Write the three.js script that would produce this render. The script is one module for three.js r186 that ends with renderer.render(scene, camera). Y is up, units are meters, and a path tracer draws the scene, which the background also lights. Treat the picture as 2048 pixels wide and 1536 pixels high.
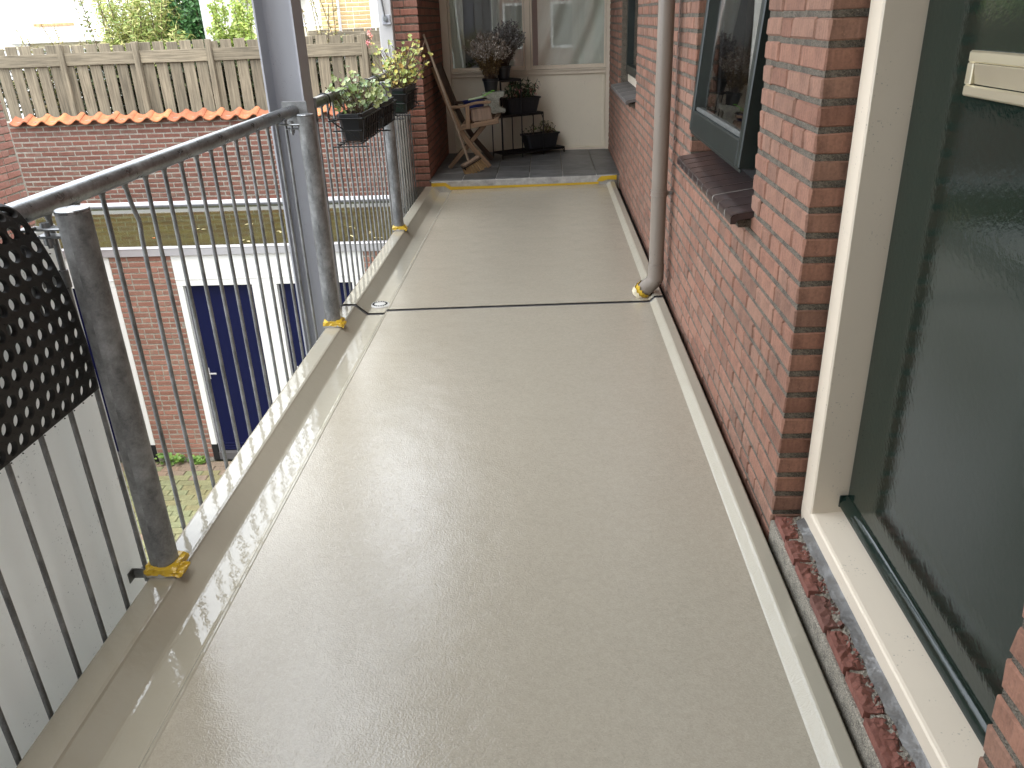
import * as THREE from 'three';
import { mergeGeometries, toCreasedNormals } from 'three/addons/utils/BufferGeometryUtils.js';

// ---------------------------------------------------------------- camera, sky, sun, exposure
const scene = new THREE.Scene();
const V3 = (x, y, z) => new THREE.Vector3(x, y, z);
const camera = new THREE.PerspectiveCamera(51.333, 4 / 3, 0.05, 300);
{
  const f = 1598.17, ray = (x, y) => V3((x - 1024) / f, -(y - 768) / f, -1).normalize();
  const zw = ray(1090, 34).negate(), up = ray(1160, 4260).negate();       // world axes seen from the lens
  const yw = up.clone().addScaledVector(zw, -up.dot(zw)).normalize(), xw = V3().crossVectors(yw, zw);
  const m = new THREE.Matrix4().makeBasis(xw, yw, zw).transpose();
  camera.quaternion.setFromRotationMatrix(m);
  camera.position.set(0, 1.42, 0);
  camera.updateMatrixWorld(true);
}
const SKY = 1.0, SUN = 0.5, EXPOSURE = 5.1;
{
  const w = 64, h = 32, d = new Float32Array(w * h * 4);
  for (let j = 0; j < h; j++) for (let i = 0; i < w; i++) {
    const el = ((j + 0.5) / h - 0.5) * Math.PI, s = Math.max(0, Math.sin(el)), k = (j * w + i) * 4;
    const L = el > -0.02 ? SKY * (1.0 + 0.05 * s) : SKY * 0.18;            // thin even overcast, dull below the horizon
    d[k] = L * 0.93; d[k + 1] = L * 0.99; d[k + 2] = L * 1.08; d[k + 3] = 1;
  }
  const t = new THREE.DataTexture(d, w, h, THREE.RGBAFormat, THREE.FloatType);
  t.mapping = THREE.EquirectangularReflectionMapping; t.magFilter = t.minFilter = THREE.LinearFilter; t.needsUpdate = true;
  scene.background = t; scene.environment = t;
}
const sun = new THREE.DirectionalLight(new THREE.Color(1, 0.96, 0.9), SUN);
sun.position.set(-2.6, 17, 0.5); sun.target.position.set(-2, 0, -6); sun.castShadow = true; sun.shadow.radius = 40;
Object.assign(sun.shadow.camera, { left: -18, right: 18, top: 22, bottom: -22, near: 1, far: 60 }); sun.shadow.mapSize.set(2048, 2048);
scene.add(sun, sun.target);
const renderer = new THREE.WebGLRenderer({ antialias: true });
renderer.toneMapping = THREE.LinearToneMapping; renderer.toneMappingExposure = EXPOSURE;
renderer.shadowMap.enabled = true; renderer.shadowMap.type = THREE.PCFSoftShadowMap;

// ---------------------------------------------------------------- helpers
function rng(seed) { let s = seed >>> 0; return () => { s = (s + 0x6d2b79f5) | 0; let t = Math.imul(s ^ (s >>> 15), 1 | s); t = (t + Math.imul(t ^ (t >>> 7), 61 | t)) ^ t; return ((t ^ (t >>> 14)) >>> 0) / 4294967296; }; }
const R0 = rng(7);
const lerp = (a, b, t) => a + (b - a) * t, clamp = (v, a = 0, b = 1) => Math.min(b, Math.max(a, v)), sstep = (a, b, v) => { const t = clamp((v - a) / (b - a)); return t * t * (3 - 2 * t); };
const RGB = (r, g, b) => new THREE.Color().setRGB(r, g, b);
const taken = {};
function numbered(n) { const k = taken[n] = (taken[n] ?? -1) + 1; return k ? n + '_' + String(k).padStart(3, '0') : n; }
function tag(o, label, category, group, kind) {
  if (label) o.userData.label = label; if (category) o.userData.category = category;
  if (group) o.userData.group = group; if (kind) o.userData.kind = kind; return o;
}
function thing(name, label, category, pos = [0, 0, 0], turn = 0, group) {
  const o = new THREE.Group(); o.name = numbered(name); o.position.set(...pos); o.rotation.y = turn; scene.add(o);
  return tag(o, label, category, group);
}
function mesh(name, geo, mat, parent, label) {
  const g = Array.isArray(geo) ? (geo.length > 1 ? merge(geo) : geo[0]) : geo;
  const m = new THREE.Mesh(g, mat); m.name = name; m.castShadow = m.receiveShadow = true; parent.add(m); if (label) m.userData.label = label; return m;
}
function struct(name, geo, mat) { const m = mesh(numbered(name), geo, mat, scene); m.userData.kind = 'structure'; return m; }
function merge(list) {
  const colours = list.some((g) => g.attributes.color);
  const l = list.map((g) => {
    g = g.index ? g.toNonIndexed() : g;
    for (const k of Object.keys(g.attributes)) if (!['position', 'normal', 'uv', 'color'].includes(k)) g.deleteAttribute(k);
    if (!g.attributes.uv) uvBox(g);
    if (colours && !g.attributes.color) tint(g, RGB(1, 1, 1));
    return g;
  });
  return mergeGeometries(l);
}
function tint(g, c) { const n = g.attributes.position.count, a = new Float32Array(n * 3); for (let i = 0; i < n; i++) { a[i * 3] = c.r; a[i * 3 + 1] = c.g; a[i * 3 + 2] = c.b; } g.setAttribute('color', new THREE.BufferAttribute(a, 3)); return g; }
function uvBox(g, ou = 0, ov = 0, swap = false) {                  // texture coordinates in metres, from the way each face points
  if (g.index) { const h = g.toNonIndexed(); g.index = null; for (const k of Object.keys(h.attributes)) g.setAttribute(k, h.attributes[k]); }
  if (!g.attributes.normal) g.computeVertexNormals();
  const p = g.attributes.position, n = p.count, uv = new Float32Array(n * 2), a = V3(), b = V3(), c = V3();
  for (let i = 0; i < n; i += 3) {
    a.fromBufferAttribute(p, i); b.fromBufferAttribute(p, i + 1).sub(a); c.fromBufferAttribute(p, i + 2).sub(a); b.cross(c);
    const x = Math.abs(b.x), y = Math.abs(b.y), z = Math.abs(b.z);
    for (let k = i; k < i + 3; k++) {
      let u, v; const X = p.getX(k), Y = p.getY(k), Z = p.getZ(k);
      if (x >= y && x >= z) { u = Z; v = Y; } else if (y >= z) { u = X; v = Z; } else { u = X; v = Y; }
      if (swap) [u, v] = [v, u];
      uv[k * 2] = u + ou; uv[k * 2 + 1] = v + ov;
    }
  }
  g.setAttribute('uv', new THREE.BufferAttribute(uv, 2)); return g;
}
function tris(pos) { const g = new THREE.BufferGeometry(); g.setAttribute('position', new THREE.BufferAttribute(new Float32Array(pos), 3)); g.computeVertexNormals(); return g; }
function chamfer(w, h, d, c = 0.003, jit = 0, r = R0, swap = false) {   // a box with broken edges, 44 triangles, centred
  const P = {}, X = w / 2, Y = h / 2, Z = d / 2, j = () => (r() - 0.5) * 2 * jit;
  for (const sx of [-1, 1]) for (const sy of [-1, 1]) for (const sz of [-1, 1]) {
    const k = '' + sx + sy + sz, cc = c * (jit ? 0.6 + 0.9 * r() : 1), dx = j(), dy = j(), dz = j();
    P['x' + k] = [sx * X + dx, sy * (Y - cc) + dy, sz * (Z - cc) + dz];
    P['y' + k] = [sx * (X - cc) + dx, sy * Y + dy, sz * (Z - cc) + dz];
    P['z' + k] = [sx * (X - cc) + dx, sy * (Y - cc) + dy, sz * Z + dz];
  }
  const out = [], tri = (a, b, e) => {
    const u = [b[0] - a[0], b[1] - a[1], b[2] - a[2]], v = [e[0] - a[0], e[1] - a[1], e[2] - a[2]];
    const n = [u[1] * v[2] - u[2] * v[1], u[2] * v[0] - u[0] * v[2], u[0] * v[1] - u[1] * v[0]];
    const m = n[0] * (a[0] + b[0] + e[0]) + n[1] * (a[1] + b[1] + e[1]) + n[2] * (a[2] + b[2] + e[2]);
    out.push(...a, ...(m > 0 ? b : e), ...(m > 0 ? e : b));
  }, quad = (a, b, e, f) => { tri(a, b, e); tri(a, e, f); }, S = [-1, 1];
  for (const s of S) {
    quad(P['x' + s + '-1-1'], P['x' + s + '1-1'], P['x' + s + '11'], P['x' + s + '-11']);
    quad(P['y-1' + s + '-1'], P['y1' + s + '-1'], P['y1' + s + '1'], P['y-1' + s + '1']);
    quad(P['z-1-1' + s], P['z1-1' + s], P['z11' + s], P['z-11' + s]);
  }
  for (const a of S) for (const b of S) {
    quad(P['x' + a + b + '-1'], P['x' + a + b + '1'], P['y' + a + b + '1'], P['y' + a + b + '-1']);
    quad(P['x' + a + '-1' + b], P['x' + a + '1' + b], P['z' + a + '1' + b], P['z' + a + '-1' + b]);
    quad(P['y-1' + a + b], P['y1' + a + b], P['z1' + a + b], P['z-1' + a + b]);
    for (const e of S) tri(P['x' + a + b + e], P['y' + a + b + e], P['z' + a + b + e]);
  }
  return uvBox(tris(out), jit ? r() * 3 : 0, jit ? r() * 3 : 0, swap);
}
const at = (g, x, y, z) => g.translate(x, y, z);
const box = (w, h, d, x = 0, y = 0, z = 0, c = 0.002) => at(chamfer(w, h, d, Math.min(c, w / 3, h / 3, d / 3)), x, y, z);
const span = (x0, x1, y0, y1, z0, z1, c = 0.002) => box(Math.abs(x1 - x0), Math.abs(y1 - y0), Math.abs(z1 - z0), (x0 + x1) / 2, (y0 + y1) / 2, (z0 + z1) / 2, c);
function orient(g, a, b, side = V3(0, 0, 1)) {                     // local y runs from a to b, local z stays near side
  const y = b.clone().sub(a).normalize(), x = V3().crossVectors(y, side).normalize(), z = V3().crossVectors(x, y);
  return g.applyMatrix4(new THREE.Matrix4().makeBasis(x, y, z).setPosition(a.clone().add(b).multiplyScalar(0.5)));
}
const bar = (a, b, t, w, side, c = 0.003) => orient(chamfer(t, a.distanceTo(b), w, Math.min(c, t / 3, w / 3)), a, b, side);
function rod(a, b, r0, r1 = r0, seg = 12, open = false) {
  const L = a.distanceTo(b), g = new THREE.CylinderGeometry(r1, r0, L, seg, 1, open).toNonIndexed(); const uv = g.attributes.uv;
  for (let i = 0; i < uv.count; i++) uv.setXY(i, uv.getX(i) * r0 * 6.28, uv.getY(i) * L);
  return orient(g, a, b, Math.abs(b.y - a.y) > 0.9 * L ? V3(0, 0, 1) : V3(0, 1, 0));
}
function tube(pts, r, seg = 24, rad = 8, tension = 0.3) {
  const c = new THREE.CatmullRomCurve3(pts.map((p) => (p.isVector3 ? p : V3(...p))), false, 'catmullrom', tension), L = c.getLength(), g = new THREE.TubeGeometry(c, seg, r, rad).toNonIndexed(), uv = g.attributes.uv;
  for (let i = 0; i < uv.count; i++) uv.setXY(i, uv.getX(i) * L, uv.getY(i) * r * 6.28);
  return g;
}
function lathe(pts, seg = 28) { const g = new THREE.LatheGeometry(pts.map(([x, y]) => new THREE.Vector2(x, y)), seg).toNonIndexed(); return toCreasedNormals(g, 0.6); }
function sweepZ(profile, z0, z1, skew = () => 0, n = 1, uvs = true) {   // a profile in x,y drawn along z; skew(x) shifts both ends
  const out = [];
  for (let k = 0; k < n; k++) for (let i = 0; i + 1 < profile.length; i++) {
    const [ax, ay] = profile[i], [bx, by] = profile[i + 1], p = (x, y, t) => [x, y, lerp(z0(x), z1(x), t)];
    const a = p(ax, ay, k / n), b = p(bx, by, k / n), c = p(bx, by, (k + 1) / n), d = p(ax, ay, (k + 1) / n);
    out.push(...a, ...b, ...c, ...a, ...c, ...d);
  }
  return uvBox(tris(out));
}

// ---- textures: periodic noise, in metres
function lattice(P, Q, r) { const a = new Float32Array(P * Q); for (let i = 0; i < a.length; i++) a[i] = r(); return a; }
function fbm(N, fu, fv, oct, seed, gain = 0.5) {
  const r = rng(seed), out = new Float32Array(N * N); let amp = 1, tot = 0;
  for (let o = 0; o < oct; o++, fu *= 2, fv *= 2, amp *= gain) {
    if (fu > N || fv > N) break;
    const L = lattice(fu, fv, r); tot += amp;
    for (let j = 0; j < N; j++) {
      const y = j * fv / N, y0 = Math.floor(y), ty = y - y0, sy = ty * ty * (3 - 2 * ty), r0 = (y0 % fv) * fu, r1 = ((y0 + 1) % fv) * fu;
      for (let i = 0; i < N; i++) {
        const x = i * fu / N, x0 = Math.floor(x), tx = x - x0, sx = tx * tx * (3 - 2 * tx), c0 = x0 % fu, c1 = (x0 + 1) % fu;
        const a = L[r0 + c0] + (L[r0 + c1] - L[r0 + c0]) * sx, b = L[r1 + c0] + (L[r1 + c1] - L[r1 + c0]) * sx;
        out[j * N + i] += (a + (b - a) * sy) * amp;
      }
    }
  }
  for (let i = 0; i < out.length; i++) out[i] /= tot;
  return out;
}
function tex(N, size, fn, srgb = false) {                          // fn(i) -> [r,g,b] linear 0..1 or a number
  const d = new Uint8Array(N * N * 4), enc = (v) => { v = clamp(v); return 255 * (srgb ? (v <= 0.0031308 ? v * 12.92 : 1.055 * Math.pow(v, 1 / 2.4) - 0.055) : v); };
  for (let i = 0; i < N * N; i++) { const v = fn(i), k = i * 4; if (typeof v === 'number') { d[k] = d[k + 1] = d[k + 2] = enc(v); } else { d[k] = enc(v[0]); d[k + 1] = enc(v[1]); d[k + 2] = enc(v[2]); } d[k + 3] = 255; }
  const t = new THREE.DataTexture(d, N, N); t.wrapS = t.wrapT = THREE.RepeatWrapping; t.magFilter = THREE.LinearFilter; t.minFilter = THREE.LinearMipmapLinearFilter; t.generateMipmaps = true;
  t.repeat.set(1 / size, 1 / size); if (srgb) t.colorSpace = THREE.SRGBColorSpace; t.needsUpdate = true; return t;
}
const mat = (o) => new THREE.MeshStandardMaterial(o), phys = (o) => new THREE.MeshPhysicalMaterial(o);
const N5 = 512;
const nFine = fbm(N5, 96, 96, 3, 11), nMid = fbm(N5, 12, 12, 5, 12), nBig = fbm(N5, 3, 3, 5, 13), nStreak = fbm(N5, 80, 5, 3, 14), nWood = fbm(N5, 64, 3, 4, 15, 0.6), nSpeck = fbm(N5, 170, 170, 2, 16), nMid2 = fbm(N5, 10, 10, 5, 17, 0.6);
const T = {};
T.brick = tex(N5, 0.45, (i) => { const v = 0.66 + 0.35 * nStreak[i] + 0.3 * (nFine[i] - 0.5) + 0.38 * (nMid[i] - 0.5), w = sstep(0.74, 0.8, nSpeck[i]) * 0.5; return [v + w * 0.6, v + w * 0.7, v + w * 0.7]; }, true);
T.brickB = tex(N5, 0.45, (i) => 0.4 * nFine[i] + 0.4 * nStreak[i] + 0.4 * nMid[i]);
T.brickOld = tex(N5, 0.9, (i) => { const e = sstep(0.52, 0.66, nMid[i]) * 0.5, v = 0.72 + 0.4 * (nFine[i] - 0.5) + 0.25 * nBig[i]; return [lerp(v, 0.95, e * 0.4), lerp(v, 1.35, e), lerp(v, 1.5, e)]; }, true);
T.mortar = tex(N5, 0.3, (i) => { const v = 0.62 + 0.7 * (nFine[i] - 0.5) + 0.5 * (nSpeck[i] - 0.5) + 0.5 * (nMid[i] - 0.5), g = sstep(0.72, 0.76, nSpeck[i]); return [v + g * 0.5, v + g * 0.5, v + g * 0.46]; }, true);
T.mortarB = tex(N5, 0.3, (i) => 0.5 * nFine[i] + 0.5 * nSpeck[i] + 0.4 * nMid[i]);
const N10 = 1024, gA = fbm(N10, 220, 220, 2, 21, 0.6), gB = fbm(N10, 60, 60, 2, 22);
const gC = fbm(N10, 7, 7, 2, 23, 0.4); T.deckB = tex(N10, 0.7, (i) => 0.2 * gA[i] + 0.06 * gB[i] + 0.7 * gC[i]);
T.deck = tex(N10, 0.7, (i) => { const s = sstep(0.79, 0.83, gA[(i * 7 + 331 * N10) % (N10 * N10)]) * sstep(0.6, 0.7, gA[(i + 77 * N10) % (N10 * N10)]), w = sstep(0.76, 0.82, gA[(i + 500 * N10 + 211) % (N10 * N10)]), v = 0.9 + 0.1 * (gB[i] - 0.5) + 0.16 * (gA[i] - 0.5) + 0.14 * w; return [v - s * 0.5, v - s * 0.52, v - s * 0.5]; }, true);
T.wave = tex(N5, 0.5, (i) => nMid2[i]);
T.galv = tex(N5, 0.35, (i) => { const k = Math.floor(nMid[i] * 9) / 9, v = 0.62 + 0.55 * (k - 0.5) + 0.18 * (nFine[i] - 0.5) + 0.5 * (nBig[i] - 0.5); return [v, v, v * 0.99]; }, true);
T.galvR = tex(N5, 0.35, (i) => 0.5 + 0.5 * (nMid[i] - 0.5) + 0.2 * nBig[i]);
T.wood = tex(N5, 0.8, (i) => { const v = 0.78 + 0.9 * (nWood[i] - 0.5) + 0.35 * (nBig[i] - 0.5) + 0.12 * (nFine[i] - 0.5); return [v, v * 0.985, v * 0.96]; }, true);
T.woodB = tex(N5, 0.8, (i) => nWood[i]);
T.blotch = tex(N5, 0.6, (i) => 0.75 + 0.7 * (nMid2[i] - 0.5) + 0.15 * (nFine[i] - 0.5), true);
T.speck = tex(N5, 0.7, (i) => 0.97 - 0.5 * sstep(0.8, 0.86, nSpeck[i]) * sstep(0.5, 0.6, nMid[i]) + 0.05 * (nBig[i] - 0.5), true);
T.roof = tex(N5, 2.2, (i) => { const v = 0.7 + 0.8 * (nMid[i] - 0.5) + 0.4 * (nFine[i] - 0.5); return [v, v * 0.98, v * (0.7 + 0.4 * nBig[i])]; }, true);
T.paint = tex(N5, 0.12, (i) => nMid2[i] * 0.7 + 0.3 * nMid[i]);
T.tile = tex(N5, 0.9, (i) => { const v = 0.7 + 0.8 * (nMid2[i] - 0.5) + 0.5 * (nBig[i] - 0.5) + 0.6 * sstep(0.7, 0.8, nSpeck[i]) * sstep(0.55, 0.65, nMid[i]); return v; }, true);

const M = {
  deck: phys({ color: RGB(0.405, 0.363, 0.284), map: T.deck, bumpMap: T.deckB, bumpScale: 0.0027, roughness: 0.13 }),
  gutter: phys({ color: RGB(0.34, 0.312, 0.245), bumpMap: T.wave, bumpScale: 0.0011, roughness: 0.03, ior: 1.56 }),
  kerbstrip: phys({ color: RGB(0.42, 0.385, 0.305), bumpMap: T.deckB, bumpScale: 0.004, roughness: 0.16 }),
  joint: mat({ color: RGB(0.085, 0.08, 0.078), roughness: 0.7 }),
  black: mat({ color: RGB(0.006, 0.006, 0.006), roughness: 0.9 }),
  mortar: mat({ color: RGB(0.19, 0.162, 0.125), map: T.mortar, bumpMap: T.mortarB, bumpScale: 0.005, roughness: 0.95 }),
  mortarPale: mat({ color: RGB(0.4, 0.36, 0.29), map: T.mortar, bumpMap: T.mortarB, bumpScale: 0.003, roughness: 0.95 }),
  brickStuff: mat({ color: RGB(1, 1, 1), vertexColors: true, map: T.brick, bumpMap: T.brickB, bumpScale: 0.002, roughness: 0.9 }),
  brickOldStuff: mat({ color: RGB(1, 1, 1), vertexColors: true, map: T.brickOld, bumpMap: T.brickB, bumpScale: 0.002, roughness: 0.92 }),
  galv: mat({ color: RGB(0.46, 0.475, 0.485), map: T.galv, roughnessMap: T.galvR, roughness: 0.6, metalness: 0.8 }),
  galvDark: mat({ color: RGB(0.37, 0.375, 0.375), map: T.galv, roughness: 0.45, metalness: 0.25 }),
  steel: mat({ color: RGB(0.34, 0.345, 0.37), roughness: 0.45, map: T.speck }),
  cream: mat({ color: RGB(0.76, 0.665, 0.53), roughness: 0.42, map: T.speck }),
  creamPanel: mat({ color: RGB(0.82, 0.74, 0.58), roughness: 0.5, map: T.speck }),
  green: phys({ color: RGB(0.006, 0.015, 0.011), roughness: 0.07, bumpMap: T.paint, bumpScale: 0.00028, ior: 1.45 }),
  greenWorn: mat({ color: RGB(0.016, 0.024, 0.021), roughness: 0.35, map: T.blotch }),
  glass: phys({ color: RGB(1, 1, 1), transmission: 1, thickness: 0, roughness: 0.0, ior: 1.5 }),
  white: mat({ color: RGB(0.74, 0.73, 0.69), roughness: 0.55 }),
  whitePanel: phys({ color: RGB(0.86, 0.86, 0.83), roughness: 0.9, transmission: 0.33, thickness: 0, map: T.speck }),
  blue: phys({ color: RGB(0.0018, 0.004, 0.034), roughness: 0.5, ior: 1.3 }),
  alu: mat({ color: RGB(0.5, 0.49, 0.5), roughness: 0.4, metalness: 0.5 }),
  rubber: mat({ color: RGB(0.014, 0.013, 0.012), roughness: 0.62, bumpMap: T.wave, bumpScale: 0.001 }),
  tape: phys({ color: RGB(0.56, 0.36, 0.025), roughness: 0.3, bumpMap: T.wave, bumpScale: 0.004, side: THREE.DoubleSide }),
  pipe: mat({ color: RGB(0.25, 0.212, 0.175), roughness: 0.3, map: T.speck }),
  sillTile: phys({ color: RGB(0.055, 0.036, 0.034), map: T.blotch, roughness: 0.3, clearcoat: 0.3 }),
  lead: mat({ color: RGB(0.25, 0.245, 0.235), map: T.tile, bumpMap: T.wave, bumpScale: 0.008, roughness: 0.5, metalness: 0.4 }),
  concrete: mat({ color: RGB(0.52, 0.5, 0.455), map: T.blotch, roughness: 0.85, bumpMap: T.mortarB, bumpScale: 0.001 }),
  tile: mat({ color: RGB(0.16, 0.158, 0.152), map: T.tile, roughness: 0.45, bumpMap: T.wave, bumpScale: 0.002 }),
  chair: mat({ color: RGB(0.26, 0.16, 0.09), map: T.wood, bumpMap: T.woodB, bumpScale: 0.001, roughness: 0.65 }),
  chairDark: mat({ color: RGB(0.08, 0.045, 0.025), map: T.wood, roughness: 0.65 }),
  handle: mat({ color: RGB(0.33, 0.25, 0.18), map: T.wood, roughness: 0.6 }),
  straw: mat({ color: RGB(0.5, 0.33, 0.16), map: T.wood, bumpMap: T.woodB, bumpScale: 0.003, roughness: 0.8 }),
  pot: mat({ color: RGB(0.014, 0.015, 0.017), roughness: 0.42 }),
  potGreen: mat({ color: RGB(0.008, 0.022, 0.015), roughness: 0.4 }),
  wire: mat({ color: RGB(0.012, 0.012, 0.012), roughness: 0.4, metalness: 0.3 }),
  soil: mat({ color: RGB(0.03, 0.022, 0.015), roughness: 1, map: T.mortar }),
  leaf: phys({ color: RGB(1, 1, 1), vertexColors: true, roughness: 0.55, transmission: 0.25, thickness: 0, side: THREE.DoubleSide }),
  dry: mat({ color: RGB(1, 1, 1), vertexColors: true, roughness: 0.9, side: THREE.DoubleSide }),
  stem: mat({ color: RGB(0.1, 0.065, 0.04), roughness: 0.9 }),
  roofing: phys({ color: RGB(0.05, 0.052, 0.011), map: T.roof, roughness: 0.07, bumpMap: T.wave, bumpScale: 0.0002, ior: 1.4 }),
  fence: mat({ color: RGB(0.265, 0.222, 0.155), map: T.wood, bumpMap: T.woodB, bumpScale: 0.002, roughness: 0.9 }),
  terracotta: mat({ color: RGB(0.56, 0.155, 0.055), map: T.blotch, roughness: 0.75 }),
  render: mat({ color: RGB(0.8, 0.79, 0.76), roughness: 0.8 }),
  curtain: phys({ color: RGB(0.62, 0.65, 0.56), roughness: 0.9, transmission: 0.15, thickness: 0, side: THREE.DoubleSide }),
  brass: mat({ color: RGB(0.72, 0.66, 0.5), roughness: 0.32, metalness: 0.85 }),
};
const tones = (base, n, seed, spread = 0.16, map = T.brick) => { const r = rng(seed); return Array.from({ length: n }, () => { const k = 1 + (r() - 0.5) * 2 * spread, h = (r() - 0.5) * 0.16; return mat({ color: RGB(base[0] * k, base[1] * k * (1 + h), base[2] * k * (1 + h * 1.3)), map, bumpMap: T.brickB, bumpScale: 0.002, roughness: 0.9 }); }); };

// bricks: the 300 that show largest become parts of their own, the rest one joined part
const proj = V3();
function shows(p, size) { proj.copy(p).applyMatrix4(camera.matrixWorldInverse); if (proj.z > -0.2) return 0; const d = -proj.z; proj.applyMatrix4(camera.projectionMatrix); return Math.abs(proj.x) < 1.06 && Math.abs(proj.y) < 1.08 ? size / d : 0; }
function layBricks(parent, list, mats, stuffMat, r, opt = {}) {     // list: {p:[x,y,z], s:[w,h,d]} in the coordinates of parent
  parent.updateMatrixWorld(true);
  const q = V3(), cache = {};
  for (const b of list) { q.set(...b.p).applyMatrix4(parent.matrixWorld); b.k = shows(q, Math.max(...b.s)); b.m = Math.floor(r() * mats.length); }
  list.sort((a, b) => b.k - a.k);
  const joined = [];
  list.forEach((b, i) => {
    const key = b.s.map((v) => v.toFixed(3)).join() + (b.v ?? Math.floor(r() * 3));
    const g = cache[key] ??= chamfer(...b.s, opt.c ?? 0.004, opt.jit ?? 0.0012, r);
    if (i < (opt.max ?? 300) && b.k > 0) {
      const m = mesh(opt.name ?? 'brick', g, mats[b.m], parent); m.position.set(...b.p); if (b.r) m.rotation.set(...b.r);
    } else {
      const h = g.clone(); if (b.r) h.applyMatrix4(new THREE.Matrix4().makeRotationFromEuler(new THREE.Euler(...b.r))); joined.push(tint(h.translate(...b.p), mats[b.m].color));
    }
  });
  if (joined.length) mesh(opt.stuffName ?? 'brickwork', mergeGeometries(joined), stuffMat, parent).userData.kind = 'stuff';
}
function courses(u0, u1, v0, v1, { pitch = 0.063, phase = 0, len = 0.206, head = 0.1, gap = 0.005, bed = 0.013, bond = 'half', holes = [], r = R0, corner = false } = {}) {
  const out = []; let k0 = Math.ceil((v0 - phase) / pitch - 1e-6);
  for (let k = k0; phase + (k + 1) * pitch <= v1 + 1e-6; k++) {
    const v = phase + (k + 0.5) * pitch; let free = [[u0, u1]];
    for (const [a, b, c, d] of holes) if (v > c && v < d) free = free.flatMap(([s, e]) => (b <= s || a >= e ? [[s, e]] : [[s, a], [b, e]].filter(([x, y]) => y - x > 0.03)));
    for (const [s, e] of free) {
      let u = s, n = 0;
      while (e - u > 0.02) {
        let L = bond === 'wild' ? (n === 0 ? (k % 2 ? head : len) : (r() < 0.55 ? len : head)) : (n === 0 && k % 2 ? head : len);
        if (bond === 'head') L = head;
        if (e - u - L < 0.05) L = e - u; if (L > len * 1.2) L = len * 0.75;
        out.push({ u: u + L / 2, v, L: L - (u + L < e - 0.001 ? gap : 0), k }); u += L; n++;
        if (e - u < 0.02) break;
      }
    }
  }
  return out.map((b) => ({ ...b, h: pitch - bed }));
}

// ---------------------------------------------------------------- walkway
const zJ = (x) => -4.087 - 0.042 * (x + 0.882), zS = (x) => -7.412 - 0.06 * (x + 1.02);
const curbLine = [[-1.131, -0.26], [-1.131, 0.03], [-1.127, 0.037], [-1.12, 0.0395], [-1.058, 0.0385], [-1.05, 0.036], [-1.046, 0.031], [-0.996, -0.013], [-0.99, -0.0165], [-0.982, -0.0175], [-0.908, -0.0175], [-0.9, -0.015], [-0.887, 0.0002], [-0.884, 0.0018], [-0.88, 0.0018], [-0.877, 0.0002]];
const floorLine = [[-0.877, 0.0002], [-0.3, 0.001], [0.2, 0.0005], [0.539, 0]];
const stripLine = [[0.539, 0], [0.544, 0.003], [0.563, 0.021], [0.569, 0.0245], [0.574, 0.0255]];
const kerbLine = [[0.574, 0.0255], [0.61, 0.0255], [0.6145, 0.021], [0.6145, -0.26]];
for (const [a, b] of [[() => 1.6, (x) => zJ(x) + 0.018], [(x) => zJ(x) - 0.018, (x) => zS(x)]]) {
  const d = thing('walkway_deck'); d.userData.kind = 'structure';
  mesh('floor_coating', sweepZ(floorLine, a, b), M.deck, d); mesh('curb', sweepZ(curbLine, a, b), M.gutter, d);
  mesh('edge_strip', sweepZ(stripLine, a, b), M.kerbstrip, d); mesh('kerb', sweepZ(kerbLine, a, b), M.gutter, d);
}
struct('walkway_slab', span(-1.128, 0.619, -0.27, -0.03, -7.36, 1.6, 0.004), M.concrete);
struct('gap_shade', span(0.6155, 0.68, -0.26, -0.03, -7.4, 1.6, 0.001), M.black);  // black fill standing in for the shade deep in the kerb gap
struct('expansion_joint', sweepZ([...curbLine, ...floorLine, ...stripLine, ...kerbLine.slice(0, 3)].map(([x, y]) => [x, y - 0.007]), (x) => zJ(x) + 0.0195, (x) => zJ(x) - 0.0195), M.joint);
{ // drain in the gutter
  const t = thing('floor_drain', 'round white floor drain ringed with dark slots in the gutter at the joint', 'drain', [-0.952, -0.0165, -4.235]);
  mesh('drain_body', lathe([[0, 0.006], [0.028, 0.006], [0.032, 0.0055], [0.034, 0.002], [0.041, 0.002], [0.043, 0.0055], [0.05, 0.005], [0.056, 0.001], [0.0565, -0.004]]), mat({ color: RGB(0.55, 0.54, 0.5), roughness: 0.4 }), t);
  const ribs = [], slots = []; for (let k = 0; k < 18; k++) { const a = k / 18 * 6.283, g = box(0.014, 0.006, 0.005, 0.0375, 0.0028, 0, 0.001); g.rotateY(a); ribs.push(g); const s = box(0.0115, 0.002, 0.0088, 0.0375, 0.0062, 0, 0.0005); s.rotateY(a + 0.175); slots.push(s); }
  mesh('rib', ribs, mat({ color: RGB(0.55, 0.54, 0.5), roughness: 0.4 }), t); mesh('slot', slots, M.black, t);
}
struct('concrete_step', (() => { const g = span(-0.86, 0.85, -0.25, 0.081, -0.3, 0, 0.004); g.rotateY(0.06); return at(g, -0.21, 0, -7.463); })(), M.concrete);
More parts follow.
